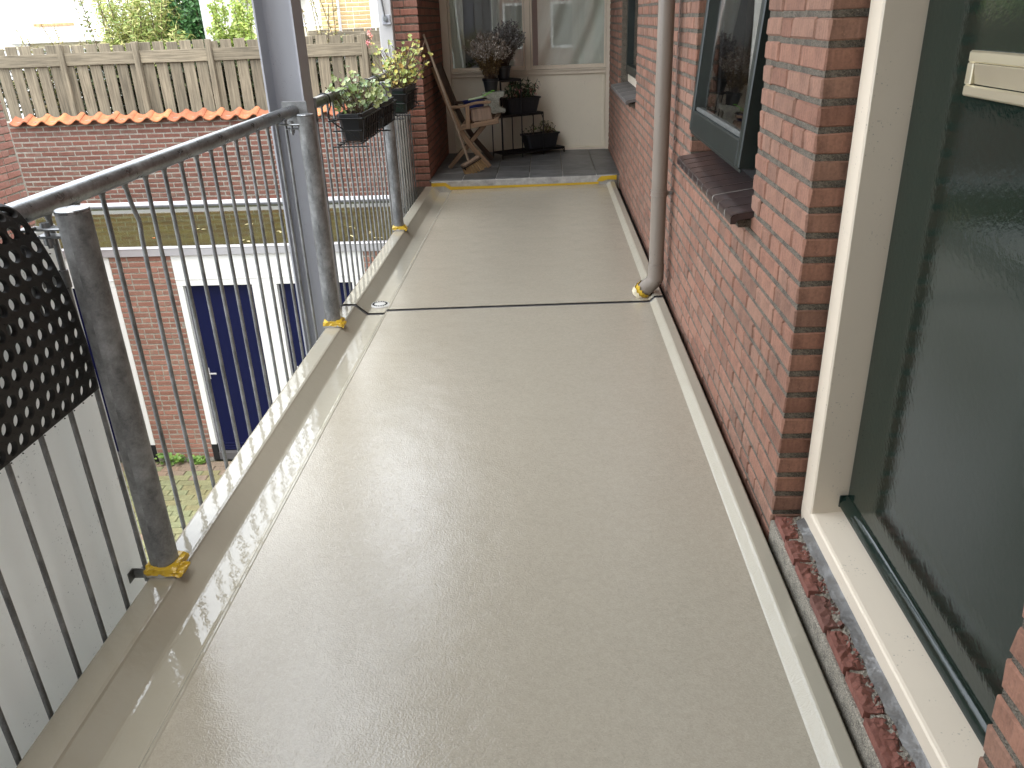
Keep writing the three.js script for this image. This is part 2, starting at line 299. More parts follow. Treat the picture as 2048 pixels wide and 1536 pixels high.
{ // tiled landing, each tile its own piece
  const d = thing('tiled_landing'); d.userData.kind = 'structure'; const xs = [-1.09, -0.785, -0.478, -0.17, 0.14, 0.448, 0.70], zs = [0, -7.775, -8.08, -8.385, -8.69, -8.995, -9.06], r = rng(31);
  const vars = [0.85, 1, 1.15].map((k) => { const m = M.tile.clone(); m.color.multiplyScalar(k); return m; });
  mesh('screed', span(-1.09, 0.7, -0.2, 0.079, -9.08, -7.52, 0.003), M.mortarPale, d);
  for (let i = 0; i + 1 < xs.length; i++) for (let j = 0; j + 1 < zs.length; j++) {
    const fz = (x) => (j ? zs[j] : -7.415 - 0.06 * (x + 1.02)), x0 = xs[i] + 0.004, x1 = Math.min(xs[i + 1] - 0.004, i === 5 ? 0.662 : 9), z1 = zs[j + 1] + (j < 5 ? 0.003 : 0), o = j ? 0.003 : 0.004;
    const s = new THREE.Shape([[x0, -fz(x0) + o], [x1, -fz(x1) + o], [x1, -z1], [x0, -z1]].map(([x, y]) => new THREE.Vector2(x, y)));
    const g = new THREE.ExtrudeGeometry(s, { depth: 0.012, bevelEnabled: true, bevelThickness: 0.002, bevelSize: 0.0015, bevelOffset: -0.0015, bevelSegments: 1 }); g.rotateX(-Math.PI / 2);
    mesh('tile', uvBox(at(g, 0, 0.0745 - 0.001 + r() * 0.0012, 0), r(), r()), vars[Math.floor(r() * 3)], d);
  }
}
function tapeMesh(name, label, shape, depth, turn, pos) {
  const t = thing(name, label, 'tape', pos, turn); const s = new THREE.Shape(shape.map(([x, y]) => new THREE.Vector2(x, y)));
  mesh('strip', uvBox(new THREE.ExtrudeGeometry(s, { depth, bevelEnabled: false })), M.tape, t); return t;
}
tapeMesh('masking_tape', 'long yellow masking tape strip stepping down along the foot of the concrete step', [[-0.86, 0.068], [-0.73, 0.068], [-0.68, 0.03], [-0.4, 0.026], [0.2, 0.021], [0.68, 0.022], [0.68, 0.002], [-0.69, 0.002], [-0.74, 0.037], [-0.86, 0.037]], 0.0015, 0.06, [-0.21, 0, -7.461]);
tapeMesh('masking_tape', 'short crumpled yellow tape patch at the right end of the concrete step', [[0.66, 0.03], [0.7, 0.072], [0.845, 0.078], [0.845, 0.035], [0.76, 0.04], [0.71, 0.024]], 0.003, 0.06, [-0.21, 0, -7.458]);

// the gallery above and the lower wall of the house: they keep the sky off the walkway
struct('upper_walkway', [span(-1.06, 0.63, 2.95, 3.2, -9.2, 5.0)], mat({ color: RGB(0.78, 0.77, 0.74), roughness: 0.85, map: T.speck }));

// ---------------------------------------------------------------- the house on the right
{
  const H = thing('brick_house', 'red brick house wall with green door and tilted window beside the walkway', 'house', [0.629, 0, 0], -0.0041);
  const zC = -1.99, zN = -0.885, W1 = [-3.74, -2.55], W2 = [-7.82, -6.25], JZ = -4.27;
  const wall = new THREE.Group(); wall.name = 'wall'; H.add(wall);
  const holes = [[W1[0], W1[1], 0.79, 2.4], [W2[0], W2[1], 0.79, 2.4], [zC, zN, -0.6, 2.4], [JZ - 0.014, JZ + 0.014, -1, 3]];
  const r = rng(101), list = [];
  const phase = 0.837 % 0.063 - 0.063 * 8, bond = { phase, bond: 'wild', r, bed: 0.0135, gap: 0.006, holes: holes.map(([a, b, c, d]) => [-b, -a, c, d]) };
  for (const [u0, u1] of [[0.3, 0.885], [1.99, 9.06]]) for (const b of courses(u0, u1, u0 < 1 ? 0.0 : -0.2, 1.78, bond)) {
    const onCorner = Math.abs(b.u - b.L / 2 - 1.99) < 0.01 || Math.abs(b.u + b.L / 2 - 0.885) < 0.01;
    list.push({ p: [0.05 + (r() - 0.5) * 0.003, b.v + (r() - 0.5) * 0.002, -b.u], s: [0.1, b.h, Math.round(b.L * 200) / 200], r: [0, (r() - 0.5) * 0.01, 0] });
    if (onCorner) list[list.length - 1].p[0] = 0.05;
  }
  layBricks(wall, list, tones([0.268, 0.139, 0.094], 12, 5, 0.19), M.brickStuff, r, { jit: 0.0018, c: 0.005 });
  const beds = []; for (const [u0, u1] of [[0.3, 0.885], [1.99, 9.06]]) for (let v = phase; v < 1.8; v += 0.063) if (v > -0.2) {
    let free = [[u0, u1]]; for (const [a, b, c, d] of bond.holes) if (v > c + 0.01 && v < d) free = free.flatMap(([s, e]) => (b <= s || a >= e ? [[s, e]] : [[s, a], [b, e]].filter(([x, y]) => y - x > 0.03)));
    for (const [s, e] of free) beds.push(span(0.0035, 0.098, v - 0.0085, v + 0.0085, -e + 0.005, -s - 0.005, 0.0012));
  }
  mesh('bed_joints', beds, M.mortar, wall).userData.kind = 'stuff';
  const m0 = 0.022, m1 = 0.26, mz = (a, b, c, d, x = m0) => span(x, m1, c, d, a, b, 0.001);
  mesh('mortar_bed', [mz(W2[0], -9.3, -0.7, 1.8), mz(W2[0], W2[1], -0.7, 0.79), mz(W2[1], JZ - 0.01, -0.7, 1.8), mz(JZ + 0.01, W1[0] - 0.014, -0.7, 1.8), mz(W1[0] - 0.014, W1[1] - 0.012, -0.7, 0.79), mz(W1[1] - 0.012, zC - 0.014, -0.7, 1.8), mz(zC, zN, -0.7, 0.02, 0.004), mz(zN + 0.014, 1.7, -0.7, 1.8)], M.mortar, wall);
  mesh('upper_wall', [mz(W2[0], -9.3, 1.8, 3), mz(W2[1], W1[0], 1.8, 3), mz(W1[1], zC, 1.8, 3), mz(zN, 2.6, 1.8, 3), mz(1.7, 2.6, -0.7, 1.8), mz(W2[0], W2[1], 2.4, 3), mz(W1[0], W1[1], 2.4, 3), mz(zC, zN, 2.4, 3)], mat({ color: RGB(0.29, 0.15, 0.11), map: T.brick, bumpMap: T.brickB, bumpScale: 0.004, roughness: 0.9 }), wall);
  mesh('movement_joint', [span(0.0, 0.0495, -0.7, 1.9, JZ - 0.0105, JZ + 0.0105)], mat({ color: RGB(0.3, 0.2, 0.16), map: T.mortar, roughness: 0.8 }), wall);
  // door opening: frame, sill, lead, broken bricks, door
  const dz0 = zC + 0.012, dz1 = zC + 0.092, dn = -0.86;
  mesh('door_frame', [span(0.078, 0.2, 0.1, 2.42, dz0, dz1, 0.004), span(0.078, 0.2, 2.33, 2.42, dz1, dn), span(0.078, 0.2, 0.1, 2.42, dn, dn + 0.08)], M.cream, H);
  mesh('door_sill', (() => { const s = sweepZ([[0.082, 0.07], [0.078, 0.098], [0.0775, 0.134], [0.081, 0.1385], [0.087, 0.1405], [0.2, 0.147]], () => dz0 + 0.003, () => dn); return s; })(), M.cream, H);
  const D = new THREE.Group(); D.name = 'door'; H.add(D);
  mesh('door_leaf', span(0.166, 0.205, 0.153, 2.325, dz1 + 0.011, dn - 0.004, 0.004), M.green, D);
  mesh('weather_bar', [(() => { const g = sweepZ([[0.166, 0.205], [0.16, 0.203], [0.152, 0.192], [0.1475, 0.181], [0.147, 0.174], [0.151, 0.169], [0.158, 0.168], [0.158, 0.158], [0.167, 0.157]], () => dz1 + 0.012, () => dn - 0.01); return toCreasedNormals(g, 0.7); })(), span(0.146, 0.172, 0.168, 0.205, dz1 + 0.008, dz1 + 0.0125)], M.green, D);
  { const L = new THREE.Group(); L.name = 'letterbox'; // champagne coloured frame with a hinged flap
    D.add(L); const z0 = -1.645, z1 = -1.31, y0 = 1.256, y1 = 1.336, x = 0.166;
    mesh('letterbox_frame', [span(x - 0.012, x, y1 - 0.021, y1, z0, z1, 0.003), span(x - 0.012, x, y0, y0 + 0.02, z0, z1, 0.003), span(x - 0.0118, x, y0 + 0.02, y1 - 0.021, z0, z0 + 0.022, 0.002), span(x - 0.0118, x, y0 + 0.02, y1 - 0.021, z1 - 0.022, z1, 0.002)], M.brass, L);
    const f = box(0.003, 0.037, z1 - z0 - 0.048, 0, 0, 0, 0.001); f.rotateZ(0.18); mesh('flap', at(f, x - 0.006, (y0 + y1) / 2, (z0 + z1) / 2), M.brass, L);
  }
  mesh('threshold_lead', (() => { // wavy grey lead flashing below the sill
    const g = new THREE.PlaneGeometry(1, 1, 6, 90), p = g.attributes.position, q = rng(9), wob = Array.from({ length: 40 }, () => q());
    for (let i = 0; i < p.count; i++) { const t = p.getX(i) + 0.5, s = p.getY(i) + 0.5, k = s * 34, a = Math.floor(k), w = lerp(wob[a % 40], wob[(a + 1) % 40], k - a); p.setXYZ(i, lerp(0.083, 0.061 - 0.004 * s - 0.012 * w, t), lerp(0.098, 0.08 + 0.006 * w, Math.pow(t, 0.7)) + 0.003 * Math.sin(k * 2.3) * t, lerp(dz0 + 0.03, dn, s)); }
    g.computeVertexNormals(); return uvBox(g); })(), Object.assign(M.lead, { side: THREE.DoubleSide }), H);
  mesh('threshold_mortar', [span(0.002, 0.12, -0.02, 0.052, zC - 0.002, dn, 0.004), (() => { const g = new THREE.BoxGeometry(0.06, 0.03, 1.1, 10, 2, 160).toNonIndexed(), p = g.attributes.position, q = rng(19), h = {}; for (let i = 0; i < p.count; i++) if (p.getY(i) > 0) { const k = p.getX(i).toFixed(3) + p.getZ(i).toFixed(3); h[k] ??= q(); p.setY(i, p.getY(i) + h[k] * 0.004); } g.deleteAttribute('normal'); g.computeVertexNormals(); return at(uvBox(g), 0.05, 0.056, -1.43); })(), span(-0.003, 0.01, -0.02, 0.061, zC + 0.004, dn, 0.003)], M.mortarPale, H);
  const q = rng(77), bt = tones([0.24, 0.1, 0.075], 4, 6);
  for (let k = 0, z = zC + 0.012; z < dn - 0.06; k++) {
    const L = 0.085 + q() * 0.055; const g = new THREE.BoxGeometry(0.05 + q() * 0.012, 0.07, L - 0.006, 5, 2, 9).toNonIndexed(), p = g.attributes.position, hh = {};
    for (let i = 0; i < p.count; i++) { const key = p.getX(i).toFixed(3) + p.getY(i).toFixed(3) + p.getZ(i).toFixed(3), o = hh[key] ??= [q() - 0.5, q(), q() - 0.5]; if (p.getX(i) > -0.02) { p.setXYZ(i, p.getX(i) + o[0] * 0.005, p.getY(i) - (p.getY(i) > 0.03 ? o[1] * 0.007 + Math.max(0, p.getX(i) + 0.012) * (0.15 + 0.25 * q()) : 0), p.getZ(i) + o[2] * 0.004); } else if (p.getY(i) > 0.03) p.setY(i, p.getY(i) - o[1] * 0.003); }
    g.deleteAttribute('normal'); g.computeVertexNormals(); mesh('threshold_brick', at(uvBox(g, q(), q()), 0.032, 0.05, z + L / 2), bt[k % 4], H); z += L + 0.01;
  }
  // window 1: a dark green sash hung at the top and pushed out at the bottom
  const win = new THREE.Group(); win.name = 'window'; H.add(win);
  const f0 = W1[0] + 0.005, f1 = W1[1] - 0.005;
  mesh('window_frame', [span(0.1, 0.19, 0.86, 2.4, f0, f0 + 0.055), span(0.1, 0.19, 0.86, 2.4, f1 - 0.055, f1), span(0.1, 0.19, 0.86, 0.93, f0 + 0.055, f1 - 0.055), span(0.1, 0.19, 2.33, 2.4, f0 + 0.055, f1 - 0.055)], M.black, win);
  mesh('window_frame_corner', [span(0.08, 0.1, 0.862, 0.885, f1 - 0.09, f1 - 0.01)], M.white, win);
  const tilt = (g) => { g.translate(0, -2.32, 0); g.rotateZ(-0.086); return g.translate(0.1, 2.32, 0); };
  const s0 = W1[0] + 0.085, s1 = W1[1] - 0.115, yb = 0.945, st = 0.048;
  mesh('sash', [span(-0.008, 0.05, yb, 2.31, s0, s0 + 0.042, 0.004), span(-0.008, 0.05, yb, 2.31, s1 - st, s1, 0.004), span(-0.008, 0.05, yb, yb + 0.085, s0 + 0.042, s1 - st, 0.004), span(-0.008, 0.05, 2.24, 2.31, s0 + 0.042, s1 - st, 0.004), span(0.0, 0.006, yb - 0.012, yb, s0, s1, 0.002)].map(tilt), M.greenWorn, win);
  mesh('glazing_bead', [span(0.004, 0.018, yb + 0.085, yb + 0.1, s0 + 0.042, s1 - st, 0.003)].map(tilt), mat({ color: RGB(0.12, 0.125, 0.115), map: T.blotch, roughness: 0.6 }), win);
  mesh('pane', tilt(span(0.018, 0.02, yb + 0.085, 2.24, s0 + 0.038, s1 - st + 0.005, 0)), M.glass, win);
  const sills = [[W1, 0.105, 'dark'], [W2, 0.31, 'grey']];
  for (const [[a, b], pitch, kind] of sills) {
    const s = new THREE.Group(); s.name = 'window_sill'; H.add(s); const z0 = kind === 'dark' ? a + 0.07 : a - 0.01, z1 = kind === 'dark' ? b + 0.04 : b - 0.02, n = Math.round((z1 - z0) / pitch), L = (z1 - z0) / n, rr = rng(41);
    const sm = kind === 'dark' ? M.sillTile : mat({ color: RGB(0.16, 0.145, 0.135), map: T.tile, roughness: 0.55 });
    mesh('mortar', span(-0.04, 0.1, 0.79, 0.815, z0 + 0.02, z1 - 0.03), M.mortar, s);
    for (let k = 0; k < n; k++) {
      const g = at(toCreasedNormals(sweepZ([[-0.068, 0.806], [-0.068, 0.826], [-0.066, 0.832], [-0.06, 0.8355], [-0.05, 0.8385], [0.12, 0.862], [0.12, 0.84], [-0.045, 0.818], [-0.052, 0.806], [-0.068, 0.806]], () => 0.0, () => L - 0.01), 0.5), 0, rr() * 0.0015, z0 + k * L);
      mesh('sill_tile', [g, ...[0, L - 0.01].map((z) => { const sh = new THREE.ShapeGeometry(new THREE.Shape([[-0.068, 0.806], [-0.052, 0.806], [-0.045, 0.818], [0.12, 0.84], [0.12, 0.862], [-0.05, 0.8385], [-0.062, 0.834], [-0.068, 0.826]].map(([x, y]) => new THREE.Vector2(x, y)))); return at(uvBox(sh), 0, 0, z0 + k * L + z); })], Object.assign(sm, { side: THREE.DoubleSide }), s);
    }
    mesh('sill_joint', sweepZ([[-0.0668, 0.807], [-0.0668, 0.8255], [-0.0648, 0.831], [-0.059, 0.8343], [-0.05, 0.837], [0.12, 0.8605]], () => z0 + 0.01, () => z1 - 0.012), mat({ color: RGB(0.5, 0.47, 0.42), roughness: 0.9, side: THREE.DoubleSide }), s);
  }
  const w2 = new THREE.Group(); w2.name = 'window'; H.add(w2);
  mesh('window_frame', [span(0.085, 0.2, 0.92, 2.4, W2[0] + 0.003, W2[0] + 0.07), span(0.085, 0.2, 0.92, 2.4, W2[1] - 0.07, W2[1] - 0.003), span(0.085, 0.2, 0.86, 0.93, W2[0], W2[1]), span(0.085, 0.2, 2.3, 2.4, W2[0], W2[1])], M.cream, w2);
  mesh('sash', [span(0.06, 0.12, 0.94, 2.3, W2[0] + 0.075, W2[0] + 0.135), span(0.06, 0.12, 0.94, 2.3, W2[1] - 0.135, W2[1] - 0.075), span(0.06, 0.12, 0.94, 1.01, W2[0] + 0.135, W2[1] - 0.135)], M.greenWorn, w2);
  mesh('pane', span(0.09, 0.093, 1.0, 2.3, W2[0] + 0.13, W2[1] - 0.13, 0), M.glass, w2);
  // rooms behind the windows, and what hangs in them
  struct('room', [span(0.884, 3.6, -0.4, -0.2, -9, 2.5), span(0.884, 3.6, 2.75, 2.9, -9, 2.5), span(3.6, 3.75, -0.4, 2.9, -9, 2.5), span(0.884, 3.6, -0.2, 2.75, 2.5, 2.65), span(0.884, 3.6, -0.2, 2.75, -5.3, -5.2), span(0.884, 3.6, -0.2, 2.75, -9.1, -9)], mat({ color: RGB(0.5, 0.48, 0.44), roughness: 0.9 }));
}
function drape(name, label, x0, x1, y0, y1, pos, turn, m, folds, amp, lean = 0) {
  const t = thing(name, label, 'curtain', pos, turn), g = new THREE.PlaneGeometry(1, 1, 120, 24), p = g.attributes.position, q = rng(Math.round(folds * 10)), ph = Array.from({ length: 5 }, () => q() * 6);
  for (let i = 0; i < p.count; i++) { const u = p.getX(i) + 0.5, v = p.getY(i) + 0.5, s = u + lean * (1 - v) * (1 - v); p.setXYZ(i, lerp(x0, x1, u), lerp(y0, y1, v), amp * (Math.sin(s * folds * 6.28 + ph[0]) + 0.5 * Math.sin(s * folds * 11 + ph[1] + v * 1.5) + 0.35 * Math.sin(s * folds * 3.1 + ph[2] + v * 3))); }
  g.computeVertexNormals(); mesh('cloth', g, m, t); return t;
}
drape('curtain', 'pale grey net curtain behind the tilted green window', -0.75, 0.75, 0.8, 2.5, [0.86, 0, -3.1], -Math.PI / 2, mat({ color: RGB(0.6, 0.585, 0.52), roughness: 0.9, side: THREE.DoubleSide }), 6, 0.018);

// ---------------------------------------------------------------- downpipe
{
  const t = thing('downpipe', 'grey beige round downpipe on the brick wall with a bent foot', 'downpipe', [0.575, 0, -4.2]);
  const toe = V3(-0.075, 0.012, -0.055);
  mesh('pipe', [rod(V3(0, 0.185, 0), V3(0, 2.95, 0), 0.0395, 0.0395, 32)], M.pipe, t);
  mesh('elbow', [rod(V3(0, 0.105, 0), V3(0, 0.195, 0), 0.0425, 0.0425, 32), rod(V3(0.003, 0.115, 0.003), V3(-0.022, 0.078, -0.012), 0.0415, 0.0415, 32), rod(V3(-0.014, 0.092, -0.008), toe, 0.0425, 0.0425, 32), new THREE.SphereGeometry(0.0414, 24, 16).toNonIndexed().translate(-0.004, 0.106, -0.003), at(new THREE.TorusGeometry(0.0425, 0.0022, 8, 32).rotateX(Math.PI / 2), 0, 0.195, 0)], M.pipe, t);
  mesh('clamp', [rod(V3(0, 0.558, 0), V3(0, 0.584, 0), 0.0425, 0.0425, 32), at(new THREE.TorusGeometry(0.0425, 0.002, 8, 32).rotateX(Math.PI / 2), 0, 0.559, 0), at(new THREE.TorusGeometry(0.0425, 0.002, 8, 32).rotateX(Math.PI / 2), 0, 0.583, 0), box(0.03, 0.02, 0.014, 0.054, 0.571, 0.006)], M.pipe, t);
  mesh('bolt', [rod(V3(0.056, 0.571, 0), V3(0.056, 0.571, 0.03), 0.007, 0.007, 8), rod(V3(0.05, 0.571, 0), V3(0.085, 0.571, 0), 0.005)], M.galvDark, t);
  const p = thing('masking_tape', 'torn yellow and cream tape round the foot of the downpipe', 'tape', [0.575, 0, -4.2]), g = new THREE.CylinderGeometry(0.0455, 0.049, 0.045, 30, 4, true).toNonIndexed(), q = rng(5), hh = {}, a = g.attributes.position;
  for (let i = 0; i < a.count; i++) { const k = a.getX(i).toFixed(3) + a.getY(i).toFixed(3) + a.getZ(i).toFixed(3), o = hh[k] ??= [q() - 0.5, q() - 0.5]; a.setXYZ(i, a.getX(i) * (1 + o[0] * 0.07), a.getY(i) + (Math.abs(a.getY(i)) > 0.02 ? o[1] * 0.014 : 0), a.getZ(i) * (1 + o[0] * 0.07)); }
  g.deleteAttribute('normal'); g.computeVertexNormals(); const d = toe.clone().sub(V3(-0.014, 0.092, -0.008)).normalize();
  const cream = g.clone();
  mesh('strip', orient(uvBox(g), toe.clone().addScaledVector(d, -0.04), toe.clone().addScaledVector(d, -0.012), V3(0, 0, 1)), M.tape, p);
  mesh('strip', orient(uvBox(cream.scale(1.06, 0.7, 1.06)), toe.clone().addScaledVector(d, -0.018), toe.clone().addScaledVector(d, 0.002), V3(0, 0, 1)), mat({ color: RGB(0.62, 0.55, 0.38), roughness: 0.5, side: THREE.DoubleSide }), p, 'cream torn lower edge of the tape');
}

// ---------------------------------------------------------------- railing, posts, columns
const RX = -1.2, RY = 1.058;
function railing(label, z0, z1, zs, bent) {
  const t = thing('railing', label, 'railing', [RX, 0, 0], 0);
  mesh('handrail', [rod(V3(0, RY, z0), V3(0, RY, z1), 0.0265, 0.0265, 32), ...[z0, z1].map((z) => new THREE.SphereGeometry(0.0263, 24, 12).toNonIndexed().scale(1, 1, 0.25).translate(0, RY, z))], M.galv, t);
  const straight = merge([rod(V3(0, -0.2, 0), V3(0, RY - 0.02, 0), 0.0068, 0.0068, 12, true), rod(V3(0, RY - 0.038, 0), V3(0, RY - 0.02, 0), 0.0072, 0.012, 12, true)]);
  for (const z of zs) {
    if (bent !== undefined && Math.abs(z - bent) < 0.03) mesh('baluster', [tube([[0, -0.2, z - 0.012], [0, 0.4, z - 0.016], [0, 0.86, z - 0.028], [0.002, 0.905, z - 0.036], [0, 0.93, z - 0.03], [0, 0.98, z - 0.012], [0, RY - 0.02, z]], 0.0068, 50, 12), rod(V3(0, RY - 0.038, z), V3(0, RY - 0.02, z), 0.0072, 0.012, 12, true)], M.galvDark, t, 'baluster kinked near its top');
    else mesh('baluster', straight, M.galvDark, t).position.z = z;
  }
  mesh('bottom_rail', span(-0.02, 0.02, -0.21, -0.2, z0, z1), M.galvDark, t);
  return t;
}
const zsA = [], zsB = []; for (let k = -18; k <= 15; k++) { const z = -1.869 - 0.1285 * k; if (z > -3.95) zsA.push(z); } for (let z = -4.33; z > -7.36; z -= 0.1245) zsB.push(z);
railing('galvanised steel railing with round handrail in front of the grey column, nearest section', 0.45, -3.94, zsA, -2.2545);
railing('galvanised steel railing carrying the flower troughs, far section past the grey column', -4.19, -7.42, zsB);
const postNames = ['near post of the railing, beside the rubber mat, taped at its foot', 'middle post of the railing, in front of the grey steel column', 'far post of the railing, behind the hanging flower troughs'];
[-1.8, -3.77, -5.77].forEach((z, i) => {
  const t = thing('railing_post', 'galvanised round ' + postNames[i], 'post', [-1.095, 0, z], 0, 'galvanised posts of the walkway railing');
  mesh('pole', rod(V3(0, 0.05, 0), V3(0, 1.055, 0), 0.038, 0.038, 36, true), M.galvDark.clone(), t).material.map = T.galv;
  mesh('cap', lathe([[0, 1.0595], [0.03, 1.0595], [0.0365, 1.0585], [0.0384, 1.056], [0.0384, 1.05]], 36), M.galv, t);
  mesh('base_plate', [box(0.088, 0.014, 0.088, 0.003, 0.047, 0, 0.003), rod(V3(0, 0.04, 0), V3(0, 0.052, 0), 0.045, 0.045, 20)], M.concrete, t);
  mesh('bracket', [box(0.085, 0.006, 0.035, -0.062, 1.016, 0.012, 0.002), box(0.075, 0.006, 0.035, -0.056, 0.996, 0.004, 0.002), bar(V3(-0.1, 1.019, 0.015), V3(-0.1, 1.019, 0.055), 0.03, 0.006, V3(0, 1, 0))], M.galv, t);
  mesh('bolt', [rod(V3(-0.066, 1.018, 0.012), V3(-0.066, 1.03, 0.012), 0.0115, 0.0115, 6), rod(V3(-0.066, 0.978, 0.012), V3(-0.066, 0.994, 0.012), 0.012, 0.012, 6), rod(V3(-0.066, 0.97, 0.012), V3(-0.066, 1.02, 0.012), 0.006)], M.galv, t);
  // crumpled tape over the foot plate
  const p = thing('masking_tape', ['crumpled yellow tape round the foot of the post beside the rubber mat', 'crumpled yellow tape round the foot of the post in front of the steel column', 'frayed yellow tape round the foot of the farthest railing post'][i], 'tape', [-1.095, 0.04, z], 0);
  const g = new THREE.BoxGeometry(0.09, 0.015, 0.09, 9, 3, 9).toNonIndexed(), a = g.attributes.position, q = rng(60 + i), hh = {};
  for (let k = 0; k < a.count; k++) { const x = a.getX(k), y = a.getY(k), zz = a.getZ(k), o = hh[x.toFixed(3) + y.toFixed(3) + zz.toFixed(3)] ??= [q() - 0.5, q() - 0.5, q() - 0.5]; const rad = Math.hypot(x, zz), up = y > 0 ? sstep(0.06, 0.042, rad) * 0.008 : 0; a.setXYZ(k, x + o[0] * 0.005, y + up + o[1] * 0.006, zz + o[2] * 0.005); }
  g.deleteAttribute('normal'); g.computeVertexNormals(); mesh('strip', uvBox(at(g, 0.003, 0.0165, 0)), M.tape, p);
  const f = new THREE.BoxGeometry(0.022, 0.018, 0.05, 4, 3, 5).toNonIndexed(), b = f.attributes.position, h2 = {};
  for (let k = 0; k < b.count; k++) { const o = h2[b.getX(k).toFixed(3) + b.getY(k).toFixed(3) + b.getZ(k).toFixed(3)] ??= [q() - 0.5, q() - 0.5, q() - 0.5]; b.setXYZ(k, b.getX(k) + o[0] * 0.008, b.getY(k) + o[1] * 0.008, b.getZ(k) + o[2] * 0.01); }
  f.deleteAttribute('normal'); f.computeVertexNormals(); f.rotateZ(-0.5); mesh('flap', uvBox(at(f, 0.052, 0.013, 0.02)), M.tape, p);
});
function hColumn(label, x, z) {
  const t = thing('steel_column', label, 'column', [x, 0, z]);
  mesh('profile', [span(-0.09, -0.081, -3.23, 2.95, -0.08, 0.08, 0.001), span(0.081, 0.09, -3.23, 2.95, -0.08, 0.08, 0.001), span(-0.0812, 0.0812, -3.23, 2.95, -0.062, -0.054, 0.0005), ...[-1, 1].map((a) => { const out = [], R = 0.03, P = (k) => { const q = k / 8 * Math.PI / 2; return [a * (0.0812 - R + R * Math.sin(q)), -0.0545 + R - R * Math.cos(q)]; }; for (let k = 0; k < 8; k++) { const [x0, z0] = P(k), [x1, z1] = P(k + 1), A = [x0, -3.23, z0], B = [x1, -3.23, z1], C = [x1, 2.95, z1], D = [x0, 2.95, z0]; if (a > 0) out.push(...A, ...B, ...C, ...A, ...C, ...D); else out.push(...A, ...C, ...B, ...A, ...D, ...C); } return toCreasedNormals(uvBox(tris(out)), 1); })], Object.assign(M.steel, { side: THREE.DoubleSide }), t);
  mesh('rail_bracket', [span(-0.02, 0.1, 0.985, 1.1, 0.0805, 0.0865, 0.001), span(-0.02, 0.1, 0.985, 1.1, -0.0865, -0.0805, 0.001)], M.galvDark, t);
  return t;
}
hColumn('tall grey steel column outside the railing in the middle of the walkway', -1.232, -4.03);
{
  const t = thing('steel_post', 'pale grey steel post with a bolted rod against the brick pier', 'post', [-1.33, 0, -7.32]);
  mesh('profile', [span(-0.058, 0.058, -3.23, 2.95, -0.05, 0.05, 0.006)], M.steel.clone(), t).material.color.setRGB(0.45, 0.44, 0.43);
  mesh('bolt_plate', [box(0.07, 0.075, 0.012, 0.01, 1.447, 0.056, 0.004), box(0.06, 0.012, 0.03, 0.02, 1.415, 0.06)], M.steel, t);
  mesh('bolt', [rod(V3(0.005, 1.452, 0.06), V3(0.005, 1.452, 0.085), 0.019, 0.019, 18), rod(V3(0.005, 1.452, 0.08), V3(0.005, 1.452, 0.092), 0.012, 0.012, 6)], M.galv, t);
  mesh('tension_rod', rod(V3(0.0, 1.47, 0.07), V3(-0.1, 2.4, 0.07), 0.008), M.galv, t);
}
function privacyPanel(label, z0, z1, clips) {
  const t = thing('privacy_panel', label, 'panel', [-1.243, 0, 0]);
  mesh('sheet', span(-0.006, 0, -0.6, 0.99, z0, z1, 0.0015), M.whitePanel, t);
  for (const [y, z] of clips) mesh('clip', [box(0.05, 0.034, 0.004, 0.018, y, z, 0.001), box(0.004, 0.034, 0.03, 0.001, y, z + 0.013, 0.001), rod(V3(0.043, y - 0.022, z), V3(0.043, y + 0.022, z), 0.0115, 0.0115, 12)], M.galvDark, t);
}
privacyPanel('smooth white sheet fixed outside the railing behind the rubber mat', -1.955, 0.45, [[-0.03, -1.869], [0.872, -1.869], [-0.03, -0.713]]);
privacyPanel('dull white sheet fixed outside the far end of the railing', -7.4, -6.64, [[0.0, -6.6]]);

